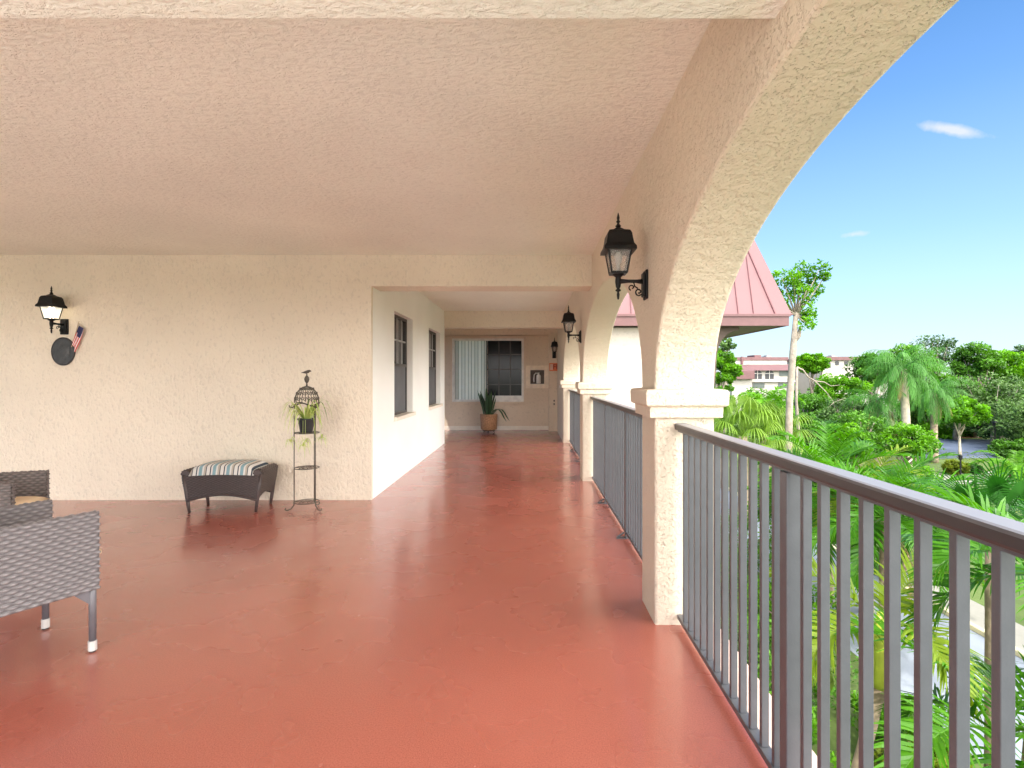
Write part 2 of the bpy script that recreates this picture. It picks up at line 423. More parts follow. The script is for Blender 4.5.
for k, (a, b_) in enumerate([(-1.12,-.78),(2.93,3.27),(6.98,7.32),(11.03,11.37)]):
    m = MB()
    # profile rings stacked, two bands
    def ring(off, z): return [(-off, a-off, z), (PX1-PX0+off, a-off, z), (PX1-PX0+off, b_+off, z), (-off, b_+off, z)]
    prof = [(.0,1.125),(.034,1.13),(.036,1.188),(.050,1.192),(.058,1.20),(.060,1.268),(.052,1.280),(.002,1.286)]
    n0 = len(m.v)
    for o_, z in prof: m.v.extend(ring(o_, z))
    for i in range(len(prof)-1):
        for q in range(4):
            q2 = (q+1) % 4
            m.f.append((n0+i*4+q, n0+i*4+q2, n0+(i+1)*4+q2, n0+(i+1)*4+q)); m.t.append(.5)
    m.build('capital', M['arcade'], arcade, bevel=.004, bang=20)

# upper storey and roof above (throws the shade on the drive below)

# back wall of the terrace, corridor wall with two windows, end wall
m = MB(); m.box(-9.5, -1.74, 5.90, 5.95, -.01, CZ+.02)
bw = tag(m.build('back_wall', M['wall']), 'textured beige stucco wall behind the ottoman and plant stand', 'wall')
def wall_with_holes_x(mb, x0, x1, ya, yb, z0, z1, holes):
    """thick wall in the YZ plane from pieces round the openings"""
    ys = ya
    for (h0, h1, hz0, hz1) in holes:
        mb.box(x0, x1, ys, h0, z0, z1); mb.box(x0, x1, h0, h1, z0, hz0); mb.box(x0, x1, h0, h1, hz1, z1); ys = h1
    mb.box(x0, x1, ys, yb, z0, z1)
wins = [(6.90, 7.98, .83, 2.20), (9.25, 10.45, .83, 2.20)]
cw = thing('corridor_wall', 'smooth white corridor wall with two tall recessed windows', 'wall', (-1.74, 5.9, 0))
bmw = MB(); wall_with_holes_x(bmw, -.14, 0, .0505, 5.05, -.01, CZ+.02, [(a-5.9, b_-5.9, c, d) for a, b_, c, d in wins])
wo = bmw.build('wall', M['smooth_wall'], cw)
for (a, b_, c, d), lab in zip(wins, ('nearer corridor window', 'farther corridor window')):
    a -= 5.9; b_ -= 5.9; mid = (c+d)/2
    f = MB(); t = .035
    for (y0, y1, z0, z1) in ((a, a+t, c, d), (b_-t, b_, c, d), (a+t, b_-t, c, c+t), (a+t, b_-t, d-t, d), (a+t, b_-t, mid-.02, mid+.02)):
        f.box(-.125, -.085, y0, y1, z0, z1)
    fo = f.build('window', M['frame_dark'], cw)
    g = MB(); g.box(-.118, -.112, a+t, b_-t, mid+.02, d-t); g.build('glass', M['glass_dark'], fo)
    g = MB(); g.box(-.104, -.100, a+t, b_-t, c+t, mid-.02); g.build('insect_screen', M['screen'], fo)
    g = MB()
    for k in range(1, 4):
        y = a + (b_-a)*k/4; g.box(-.111, -.096, y-.013, y+.013, mid+.021, d-t-.001)
    z = (mid+d)/2; g.box(-.1105, -.0965, a+t+.001, b_-t-.001, z-.012, z+.012)
    g.build('muntin', M['frame_grey'], fo)
    g = MB(); g.box(-.084, .045, a-.03, b_+.03, c-.045, c+.004); g.build('sill', M['trim'], fo, bevel=.005)

def blindmat():
    m, nt, b = newmat('white_vinyl_blinds'); b.inputs['Base Color'].default_value = (.85,.85,.86,1)
    at_ = N(nt, 'ShaderNodeAttribute', attribute_name='tint'); rr = ramp(nt, at_.outputs['Fac'], [(0, .12), (1, .92)]); nt.links.new(rr.outputs[0], b.inputs['Base Color'])
    tr = nt.nodes.new('ShaderNodeBsdfTranslucent'); wm = N(nt, 'ShaderNodeMixRGB', blend_type='MULTIPLY'); wm.inputs[0].default_value = 1; wm.inputs[2].default_value = (1,.86,.70,1); nt.links.new(rr.outputs[0], wm.inputs[1]); nt.links.new(wm.outputs[0], tr.inputs[0])
    tc = nt.nodes.new('ShaderNodeTexCoord'); n = N(nt, 'ShaderNodeTexNoise', Scale=9.0); nt.links.new(tc.outputs['Object'], n.inputs['Vector'])
    r = ramp(nt, n.outputs['Fac'], [(.3, .35), (.7, .6)])
    mx = nt.nodes.new('ShaderNodeMixShader'); nt.links.new(r.outputs[0], mx.inputs[0]); nt.links.new(b.outputs[0], mx.inputs[1]); nt.links.new(tr.outputs[0], mx.inputs[2])
    nt.links.new(mx.outputs[0], nt.nodes['Material Output'].inputs[0]); return m
# end wall with the wide window
EY = 13.70
ew = thing('end_wall', 'shaded tan wall with a wide blinds window closing the corridor', 'wall', (0, EY, 0))
X0, X1, Z0, Z1 = -1.98, -.16, .72, 2.33
m = MB()
m.box(-3.0, X0, 0, .2, -.01, CZ); m.box(X1, .69, 0, .2, -.01, CZ); m.box(X0, X1, 0, .2, -.01, Z0); m.box(X0, X1, 0, .2, Z1, CZ)
m.build('wall', M['end_wall'], ew)
m = MB(); m.box(.47, .685, -.34, -.003, -.01, CZ); m.build('pier', M['end_wall'], ew, bevel=.006)
m = MB(); m.box(-3.0, .468, -.02, -.002, 0, .10); m.build('baseboard', M['trim'], ew, bevel=.004)
f = MB(); t = .055
for (x0, x1, z0, z1) in ((X0,X0+t,Z0,Z1),(X1-t,X1,Z0,Z1),(X0+t,X1-t,Z0,Z0+t),(X0+t,X1-t,Z1-t,Z1)):
    f.box(x0, x1, -.03, .05, z0, z1)
fo = f.build('window', M['frame_white'], ew, bevel=.004)
xm = X0 + .49*(X1-X0)
m = MB(); m.box(xm-.05, X1, .10, .11, Z0, Z1); m.build('pane', simple('dim_window_glass', (.016,.018,.02), .10, var=.5, scale=2, spec=.12), fo)
m = MB()
for z in (Z0+t+.385, Z0+t+.77, Z0+t+1.15): m.box(xm, X1-t, .06, .085, z-.012, z+.012)
for k in (1, 2):
    x = xm + (X1-t-xm)*k/3; m.box(x-.012, x+.012, .062, .087, Z0+t, Z1-t)
m.box(xm-.03, xm, .04, .09, Z0+t, Z1-t)
m.build('muntin', M['frame_dark'], fo)
m = MB(); m.box(-1.0, X1-t, .03, .055, Z0+t, Z0+t+.10); m.build('lower_rail', M['frame_white'], fo)
m = MB(); rnd = random.Random(4)
k = 0; x = X0-.02
while x < xm-.04:
    w = .104; a = R(rnd.uniform(10, 30)); ti = rnd.choice((1.,.95,.8,.6,.9))
    m.face([(x+.001, .048, Z0), (x+.014, .048, Z0), (x+.014, .048, Z1), (x+.001, .048, Z1)], .25)  # dark strip painted at the slat edge as the shaded gap
    m.face([(x, .052, Z0), (x+w*math.cos(a), .052+w*math.sin(a)*.5, Z0), (x+w*math.cos(a), .052+w*math.sin(a)*.5, Z1), (x, .052, Z1)], ti)
    x += .083
m.build('vertical_blinds', blindmat(), fo, tint=True)
# outer sill / trim
m = MB()
for (x0,x1,z0,z1) in ((X0-.06,X0,Z0-.05,Z1+.06),(X1,X1+.06,Z0-.05,Z1+.06),(X0,X1,Z0-.05,Z0),(X0,X1,Z1,Z1+.06)): m.box(x0,x1,-.035,-.003,z0,z1)
m.build('trim', M['end_wall'], fo, bevel=.003)
# room beyond the corridor wall: return walls close the space left of the corridor

# ------------------------------------------------------------------ railings
RX = .82
def railing(y0, y1, label):
    root = thing('balcony_railing', label, 'railing', (RX, y0, 0), group='bronze metal railings between the arcade pillars')
    L = y1-y0
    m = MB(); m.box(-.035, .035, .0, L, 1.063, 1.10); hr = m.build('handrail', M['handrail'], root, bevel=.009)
    m = MB(); m.box(-.018, .018, .012, L-.012, 1.054, 1.0625); m.build('top_channel', M['bronze'], root)
    m = MB(); m.box(-.020, .020, .004, L-.004, .036, .060); m.build('bottom_rail', M['bronze'], root, bevel=.003)
    posts = [13, 26]
    bar = MB(); bar.box(-.013, .013, -.010, .010, .060, 1.054); first = None
    for k in range(1, 39):
        y = k*L/39
        if k in posts:
            p = MB(); p.box(-.024, .024, -.024, .024, .0, 1.053); po = p.build('post', M['bronze'], root, loc=(0, y, 0), bevel=.003)
            p = MB(); p.box(-.095, -.024, -.022, .022, .0, .008)
            p.tube([(-.085,0,.012),(-.03,0,.05)], .008, 6); p.tube([(-.075,0,.006),(-.075,0,.02)], .010, 6)
            p.build('foot_bracket', M['bronze'], po)
        elif first is None:
            first = bar.build('baluster', M['bronze'], root, loc=(0, y, 0), bevel=.0018)
        else:
            c = first.copy(); COL.objects.link(c); c.parent = root; c.location = (0, y, 0)
    for y in (.004, L-.012):
        for z in (1.0, .02):
            p = MB(); p.box(-.045, .045, 0, .008, z, z+(.115 if z > .5 else .055)); p.build('wall_bracket', M['bronze'], root, bevel=.002)
    return root
railing(-.78, 2.93, 'nearest bronze railing running from the right edge to the big pillar')
railing(3.27, 6.98, 'bronze railing under the second arch beyond the big pillar')
railing(7.32, 11.03, 'farthest bronze railing under the third arch down the corridor')

# ------------------------------------------------------------------ lanterns (local: wall plane is y=0, lamp reaches towards -y)
def lantern(name, label, loc, rz, lit=False):
    root = thing(name, label, 'wall lamp', loc, rz, group='black coach lanterns on the walls')
    D = .165 # reach
    c = (0, -D, 0)
    # z = 0 is the centre of the backplate
    m = MB(); m.box(-.045, .045, -.012, 0, -.085, .085); m.box(-.032,.032,-.026,-.012,-.07,.07)
    m.build('backplate', M['black'], root, bevel=.008)
    m = MB()
    m.tube([(0,-.02,.02),(0,-.06,.022),(0,-.11,.022),(0,-D,.022)], [.016,.010,.010,.016], 10)
    # scroll
    pts = [(0, -.022, -.052)]
    for k in range(14):
        a = k/13*2.2*PI; r = .022*(1-k/17)
        pts.append((0, -.045 - r*math.sin(a)*1.0, -.040 - r*math.cos(a)))
    m.tube(pts, .0045, 6)
    pts = []
    for k in range(14):
        a = PI*.6 + k/13*1.9*PI; r = .020*(1-k/18)
        pts.append((0, -.085 + r*math.cos(a), -.002 - abs(r)*math.sin(a)*.9 - .012))
    m.tube(pts, .004, 6); m.tube([(0,-.050,-.020),(0,-.068,-.008),(0,-.075,.014)], .004, 6)
    m.build('arm', M['black'], root, smooth=True)
    m = MB()
    m.lathe([(.002,-.085),(.006,-.08),(.009,-.055),(.006,-.040),(.016,-.034),(.016,-.028),(.008,-.022),(.014,-.010),(.018,.02),(.016,.045),(.030,.055),(.038,.066)], c, 14)
    m.build('stem', M['black'], root, smooth=True, bevel=0)
    # body: hexagonal cage
    zb, zt, rb, rt = .068, .215, .062, .096
    m = MB(); n = 4
    m.lathe([(rb+.004, zb-.006),(rb+.006, zb+.006)], c, n, rot=PI/4)
    m.lathe([(rt+.006, zt-.008),(rt+.006, zt+.004)], c, n, rot=PI/4)
    for k in range(n):
        a = PI/4+2*PI*k/n
        m.tube([(c[0]+rb*math.cos(a), c[1]+rb*math.sin(a), zb),(c[0]+rt*math.cos(a), c[1]+rt*math.sin(a), zt)], .0058, 5)
    m.build('cage', M['black'], root)
    m = MB()
    for k in range(n):
        a = PI/4+2*PI*k/n; b_ = a+2*PI/n
        q = .975
        m.face([(c[0]+rb*q*math.cos(a), c[1]+rb*q*math.sin(a), zb+.007),(c[0]+rb*q*math.cos(b_), c[1]+rb*q*math.sin(b_), zb+.007),
                (c[0]+rt*q*math.cos(b_), c[1]+rt*q*math.sin(b_), zt-.009),(c[0]+rt*q*math.cos(a), c[1]+rt*q*math.sin(a), zt-.009)])
    m.build('glass', M['lamp_glass_lit'] if lit else M['lamp_glass'], root)
    m = MB(); m.lathe([(.012,zb+.007),(.012,zb+.05),(.020,zb+.07),(.024,zb+.095),(.014,zb+.12),(.003,zb+.128)], c, 12)
    m.build('bulb', M['bulb_lit'] if lit else M['bulb_off'], root, smooth=True)
    m = MB()
    m.lathe([(.131,zt-.024),(.129,zt-.006),(.111,zt+.014),(.103,zt+.045),(.097,zt+.074),(.084,zt+.092),(.044,zt+.102),(.028,zt+.112),(.010,zt+.120)], c, 4, rot=PI/4)
    m.lathe([(.010,zt+.118),(.018,zt+.128),(.010,zt+.136),(.006,zt+.145),(.013,zt+.153),(.006,zt+.162),(.009,zt+.175),(.002,zt+.205)], c, 10)
    m.build('roof', M['black'], root, bevel=.003)
    return root
lantern('wall_lantern', 'large black lantern on the big pillar beside the nearest arch', (PX0-.002, 3.13, 1.885), -PI/2)
lantern('wall_lantern', 'black lantern on the second pillar down the corridor', (PX0-.002, 7.16, 1.885), -PI/2)
lantern('wall_lantern', 'small far lantern facing the camera above the orange sign', (.60, EY-.342, 1.90), 0)
lantern('wall_lantern', 'lit black lantern on the left wall above the oval plaque', (-5.10, 5.898, 1.90), 0, lit=True)

# oval plaque and little flag
px, pz = -5.11, 1.63
m = MB(); n0 = 0; n = 40
for (s_, y) in ((1.0, 0),(1.0,-.016),(.93,-.022),(.90,-.016)):
    for k in range(n):
        a = 2*PI*k/n; m.v.append((.128*s_*math.cos(a), y, .155*s_*math.sin(a)))
for i in range(3):
    for k in range(n):
        k2 = (k+1)%n; m.f.append((i*n+k, i*n+k2, (i+1)*n+k2, (i+1)*n+k)); m.t.append(.5)
m.f.append(tuple(3*n+k for k in range(n))); m.t.append(.5)
pq = tag(m.build('oval_plaque', M['plaque'], loc=(px, 5.898, pz)), 'dark oval embossed plaque under the lit lantern', 'plaque')
m = MB()
def eagle(u, v):
    x = (u-.5)*.16; z = (v-.5)*.16
    return (x, -.018-.008*max(0, 1-((x/.08)**2+(z/.08)**2))*(1+.5*math.sin(8*u*PI)*math.sin(6*v*PI)), z)
m.grid(eagle, 14, 14); m.build('relief', M['plaque'], pq, smooth=True)

def flagmat():
    m, nt, b = newmat('flag_cloth')
    tc = nt.nodes.new('ShaderNodeTexCoord'); sp = nt.nodes.new('ShaderNodeSeparateXYZ'); nt.links.new(tc.outputs['UV'], sp.inputs[0])
    mu = N(nt, 'ShaderNodeMath', operation='MULTIPLY'); mu.inputs[1].default_value = 6.5; nt.links.new(sp.outputs['Y'], mu.inputs[0])
    fr = N(nt, 'ShaderNodeMath', operation='FRACT'); nt.links.new(mu.outputs[0], fr.inputs[0])
    r = ramp(nt, fr.outputs[0], [(0,(.62,.05,.06)),(.5,(.85,.80,.78))]); r.color_ramp.interpolation = 'CONSTANT'
    cx = N(nt, 'ShaderNodeMath', operation='LESS_THAN'); cx.inputs[1].default_value = .42; nt.links.new(sp.outputs['X'], cx.inputs[0])
    cy = N(nt, 'ShaderNodeMath', operation='GREATER_THAN'); cy.inputs[1].default_value = .12; nt.links.new(sp.outputs['Y'], cy.inputs[0])
    mm = N(nt, 'ShaderNodeMath', operation='MULTIPLY'); nt.links.new(cx.outputs[0], mm.inputs[0]); nt.links.new(cy.outputs[0], mm.inputs[1])
    mx = N(nt, 'ShaderNodeMixRGB'); mx.inputs[2].default_value = (.025,.03,.10,1); nt.links.new(mm.outputs[0], mx.inputs[0]); nt.links.new(r.outputs[0], mx.inputs[1])
    nt.links.new(mx.outputs[0], b.inputs['Base Color']); b.inputs['Roughness'].default_value = .8
    return m
fl = thing('small_flag', 'small striped flag on a stick tucked behind the oval plaque', 'flag', (-4.985, 5.87, 1.71))
fl.scale = (.8, .8, .8)
m = MB(); m.tube([(-.02,0,-.04),(.085,-.004,.31)], .0035, 6); m.build('stick', simple('pale_wood_stick', (.45,.32,.18), .6), fl)
nu, nv = 12, 10
def cloth(u, v):
    # hangs limp from the stick: u away from the stick (downwards), v along it
    base = Vector((-.012+.094*v, -.003, .0+.285*v))
    return base + Vector((.055*u + .012*math.sin(u*5+v*3), -.010*math.sin(u*9+v*4), -.115*u*(1-.25*v) ))
m = MB(); m.grid(cloth, nu, nv); fo = m.build('cloth', flagmat(), fl, smooth=True)
uv = fo.data.uv_layers.new(name='UVMap')
for p in fo.data.polygons:
    for li in p.loop_indices:
        vi_ = fo.data.loops[li].vertex_index
        # flag's long side runs along the stick's hanging direction
        uv.data[li].uv = (1-(vi_//(nu+1))/nv, 1-(vi_ % (nu+1))/nu)

# ------------------------------------------------------------------ end-wall bits
cab = thing('extinguisher_cabinet', 'tan wall cabinet with white fire extinguisher behind its glass', 'cabinet', (.185, EY-.002, 1.35))
m = MB(); t = .115; s_ = .29
for (x0,x1,z0,z1) in ((-s_,-s_+t,-s_,s_),(s_-t,s_,-s_,s_),(-s_+t,s_-t,-s_,-s_+t),(-s_+t,s_-t,s_-t,s_)): m.box(x0,x1,-.06,0,z0,z1)
m.build('frame', simple('tan_cabinet_paint', (.84,.70,.54), .5), cab, bevel=.008)
m = MB(); m.box(-s_+t, s_-t, -.012, -.004, -s_+t, s_-t); m.build('backing', simple('dark_cabinet_inside', (.10,.08,.07), .7), cab)
m = MB(); m.lathe([(.05,-.165),(.055,-.15),(.055,.02),(.045,.05),(.018,.07),(.016,.09),(.03,.095),(.03,.11),(.01,.115)], (.03,-.035,0), 14)
m.tube([(.03,-.04,.09),(-.04,-.045,.10),(-.08,-.04,.05),(-.09,-.04,-.06),(-.085,-.04,-.13)], .014, 8)
m.build('extinguisher', M['white_plastic'], cab, smooth=True)
sg = thing('orange_sign', 'small orange sign with dark letters under the far lantern', 'sign', (.60, EY-.345, 1.60))
m = MB(); m.box(-.12, .135, -.006, 0, -.10, .095); m.build('plate', M['orange_sign'], sg, bevel=.002)
m = MB(); m.box(-.105, -.03, -.0085, -.0065, -.075, .07); m.build('white_panel', simple('pale_sign_panel', (.72,.45,.33), .5), sg)
def text(s_, size, mat, parent, loc, name='lettering'):
    cu = bpy.data.curves.new(name, 'FONT'); cu.body = s_; cu.size = size; cu.extrude = .001; cu.align_x = 'CENTER'; cu.align_y = 'CENTER'; cu.offset = size*.018
    o = bpy.data.objects.new(name, cu); COL.objects.link(o)
    dg = bpy.context.evaluated_depsgraph_get(); me = bpy.data.meshes.new_from_object(o.evaluated_get(dg))
    bpy.data.objects.remove(o); me.materials.clear(); me.materials.append(mat)
    o = bpy.data.objects.new(name, me); COL.objects.link(o); o.parent = parent; o.location = loc; o.rotation_euler = (PI/2,0,0)
    return o
text('FE', .165, M['red_text'], sg, (.045, -.009, -.004))
sw = thing('switch_box', 'small white switch box on the corridor side wall', 'switch', (PX0-.002, 11.75, 1.20))
m = MB(); m.box(-.028, 0, -.07, .07, -.09, .09); m.build('box', M['white_plastic'], sw, bevel=.006)
m = MB(); m.box(-.036,-.028,-.02,.02,-.03,.03); m.build('toggle', simple('red_toggle', (.5,.12,.08), .5), sw)
oc = thing('outlet_box', 'small brown outlet cover low on the far pier', 'outlet', (.60, EY-.343, .72))
m = MB(); m.box(-.035,.035,-.012,0,-.09,.09); m.build('cover', M['end_wall'], oc, bevel=.003)
m = MB(); m.box(-.018,.018,-.016,-.012,.02,.06); m.box(-.018,.018,-.016,-.012,-.06,-.02); m.build('socket', M['frame_dark'], oc)

# snake plant in a basket pot
sp = thing('snake_plant', 'dark snake plant in a woven brown pot before the far window', 'potted plant', (-1.00, 13.05, 0))
m = MB(); m.lathe([(.16,.07),(.195,.09),(.205,.25),(.212,.42),(.216,.45),(.200,.452),(.19,.40)], (0,0,0), 28)
m.build('basket_pot', M['pot_basket'], sp, smooth=True)
m = MB(); m.lathe([(.15,.05),(.15,.07)], (0,0,0), 20)
for k in range(3): a = 2*PI*k/3+.5; m.tube([(.12*math.cos(a),.12*math.sin(a),.055),(.15*math.cos(a),.15*math.sin(a),0)], .012, 6)
m.build('pot_stand', M['black'], sp)
m = MB(); m.lathe([(.05,.395),(.19,.40)], (0,0,0), 20); m.build('soil', M['soil'], sp)
m = MB(); rnd = random.Random(9)
for k in range(17):
    a = rnd.uniform(0, 2*PI); r0 = rnd.uniform(.02, .12); Lf = rnd.uniform(.42, .78); lean = rnd.uniform(.05, .32)
    if k in (0, 1): a = -.15 - .3*k; lean = 1.0; Lf = .70
    w = rnd.uniform(.025, .038); d = Vector((math.cos(a), math.sin(a), 0)); sd = Vector((-math.sin(a)*.6+.8, math.cos(a)*.6, 0)).normalized()
    P = []
    for i in range(8):
        t = i/7; ww = w*(.6+.8*t)*(1-t**4)+.001
        if k in (0,1): p = d*(r0+.55*Lf*t*1.2)+Vector((0,0,.39+.35*Lf*math.sin(PI*min(1,t*1.1)*.85)-.22*t*t))
        else: p = d*(r0+lean*Lf*t**1.4)+Vector((0,0,.39+Lf*t))
        P.append((p-sd*ww, p+Vector((0,.012,0)), p+sd*ww))
    ti = rnd.random()
    for i in range(7):
        m.face([P[i][0],P[i][1],P[i+1][1],P[i+1][0]], ti); m.face([P[i][1],P[i][2],P[i+1][2],P[i+1][1]], min(1,ti+.2))
m.build('foliage', M['snake'], sp, tint=True)

# ------------------------------------------------------------------ plant stand + spider plant
st = thing('plant_stand', 'wrought iron three tier plant stand with domed bird finial top', 'plant stand', (-2.265, 5.46, 0))
Rr = .118
ang = [R(200), R(335), R(75)]
zr = 1.06
for a in ang:
    m = MB(); c_, s_ = math.cos(a), math.sin(a)
    m.tube([(Rr*c_,Rr*s_,.09),(Rr*c_,Rr*s_,zr)], .0052, 8)
    m.tube([(Rr*c_,Rr*s_,.10),(Rr*1.02*c_,Rr*1.02*s_,.06),(Rr*1.25*c_,Rr*1.25*s_,.022),(Rr*1.55*c_,Rr*1.55*s_,.010),(Rr*1.72*c_,Rr*1.72*s_,.02),(Rr*1.66*c_,Rr*1.66*s_,.035)], .0062, 8)
    m.tube([(Rr*c_,Rr*s_,zr),(Rr*1.15*c_,Rr*1.15*s_,zr-.018),(Rr*1.35*c_,Rr*1.35*s_,zr-.012),(Rr*1.38*c_,Rr*1.38*s_,zr+.008)], .006, 8)
    m.build('post', M['iron'], st, smooth=True)
def ringpts(r, z, n=28, wob=0): return [(r*math.cos(2*PI*k/n), r*math.sin(2*PI*k/n), z+wob*math.sin(6*PI*k/n)) for k in range(n+1)]
for z in (.085, .43, .785):
    m = MB(); m.tube(ringpts(Rr, z), .0045, 6); m.tube(ringpts(Rr*.6, z), .003, 6)
    for k in range(3): a = PI*k/3; m.tube([(Rr*math.cos(a),Rr*math.sin(a),z),(-Rr*math.cos(a),-Rr*math.sin(a),z)], .003, 6)
    m.build('shelf', M['iron'], st, smooth=True)
m = MB()
m.tube(ringpts(Rr, zr+.012, wob=.018), .0065, 8)
for k in range(12):
    a = PI*k/6; pts = []
    for i in range(11):
        t = i/10*PI/2; pts.append((Rr*math.cos(t)*math.cos(a), Rr*math.cos(t)*math.sin(a), zr+.03+.165*math.sin(t)))
    m.tube(pts, .0036, 6)
    # scrolls between ribs
    a2 = a+PI/12
    for zz, rr in ((.22, .85), (.58, .8), (.98, .6)):
        t0 = zz; cpt = Vector((Rr*math.cos(t0)*math.cos(a2), Rr*math.cos(t0)*math.sin(a2), zr+.03+.165*math.sin(t0)))
        side = Vector((-math.sin(a2), math.cos(a2), 0)); upv = Vector((0,0,1))
        pts = []
        for i in range(12):
            q = i/11*2.6*PI; r_ = .026*rr*(1-i/14)
            pts.append(cpt + side*r_*math.cos(q) + upv*r_*math.sin(q))
        m.tube(pts, .0032, 5)
m.build('dome', M['iron'], st, smooth=True)
m = MB()
m.lathe([(.012,zr+.19),(.008,zr+.215),(.006,zr+.225),(.020,zr+.245),(.026,zr+.268),(.020,zr+.29),(.007,zr+.305),(.006,zr+.325)], (0,0,0), 10)
m.build('finial', M['iron'], st, smooth=True)
m = MB()
m.tube([(-.055,0,zr+.333),(-.035,0,zr+.336),(-.012,0,zr+.338),(.012,0,zr+.345),(.026,0,zr+.352),(.036,0,zr+.351),(.046,0,zr+.348)], [.003,.007,.015,.016,.012,.009,.002], 8)
m.build('bird', M['iron'], st, smooth=True)

pl = thing('spider_plant', 'trailing spider plant in a black pot on the plant stand', 'potted plant', (-2.265, 5.45, .79))
m = MB(); m.lathe([(.060,0.001),(.080,.125),(.086,.13),(.086,.142),(.078,.142),(.07,.12)], (0,0,0), 22); m.build('pot', M['pot_black'], pl, smooth=False, bevel=.001)
m = MB(); rnd = random.Random(3)
def blade(m, p0, d, L, w, droop, rise, tint, n=8):
    d = Vector(d).normalized(); sd = d.cross(Vector((0,0,1))).normalized(); P = []
    for i in range(n+1):
        t = i/n
        p = Vector(p0) + d*L*(t - .25*t*t) + Vector((0,0, rise*L*math.sin(min(t*1.3,1)*PI/2) - droop*L*t**2.2))
        ww = w*(1-t**2.5)+.0008
        P.append((p-sd*ww, p+sd*ww))
    for i in range(n): m.face([P[i][0],P[i][1],P[i+1][1],P[i+1][0]], tint)
for k in range(70):
    a = rnd.uniform(0, 2*PI); blade(m, (.03*math.cos(a), .03*math.sin(a), .13), (math.cos(a), math.sin(a), 0), rnd.uniform(.16,.36), rnd.uniform(.004,.0085), rnd.uniform(.2,1.2), rnd.uniform(.4,1.0), rnd.random())
for (bx, by, bz) in ((-.135,-.05,-.09),(.0,-.09,-.13),(.16,-.03,-.06),(.03,-.10,-.09)):
    m.tube([(bx*.3,by*.3,.14),(bx*.9,by*.9,.13),(bx,by,bz)], .0014, 4, tint=.9)
    for k in range(14):
        a = rnd.uniform(0,2*PI); blade(m, (bx,by,bz), (math.cos(a),math.sin(a),0), rnd.uniform(.05,.12), .004, rnd.uniform(.6,1.6), rnd.uniform(.2,.8), rnd.uniform(.4,1), 5)
m.build('foliage', M['spider'], pl, tint=True)

# ------------------------------------------------------------------ wicker
def weave(mb, fn, U, V, pu=.025, pv=.017, amp=.007, k=5):
    """fn(u,v) -> (point, normal) with u,v in metres; woven relief"""
    nu = max(4, int(round(U/pu)))*k; nv = max(2, int(round(V/pv)))*k
    CU, CV = nu//k, nv//k
    n0 = len(mb.v)
    for j in range(nv+1):
        for i in range(nu+1):
            u, v = i/nu, j/nv
            cu, cv = u*CU, v*CV
            row = min(int(cv), CV-1); f = cv-row
            prof = math.sqrt(max(0, 1-(2*f-1)**2)) if 0 < f < 1 else 0
            wv = .5+.5*math.cos(PI*(cu + (row % 2)))
            p, nn = fn(u*U, v*V)
            mb.v.append(tuple(Vector(p)+Vector(nn)*amp*(prof*(.25+1.2*wv)-.6)))
    for j in range(nv):
        for i in range(nu):
            a = n0+j*(nu+1)+i; mb.f.append((a,a+1,a+nu+2,a+nu+1))
            cu, cv = (i+.5)/k, (j+.5)/k; row = int(cv); f = cv-row
            mb.t.append(math.sqrt(max(0, 1-(2*f-1)**2))*(.25+.50*(.5+.5*math.cos(PI*(cu+(row%2))))))  # tint follows weave height: shade in the gaps painted into the colour

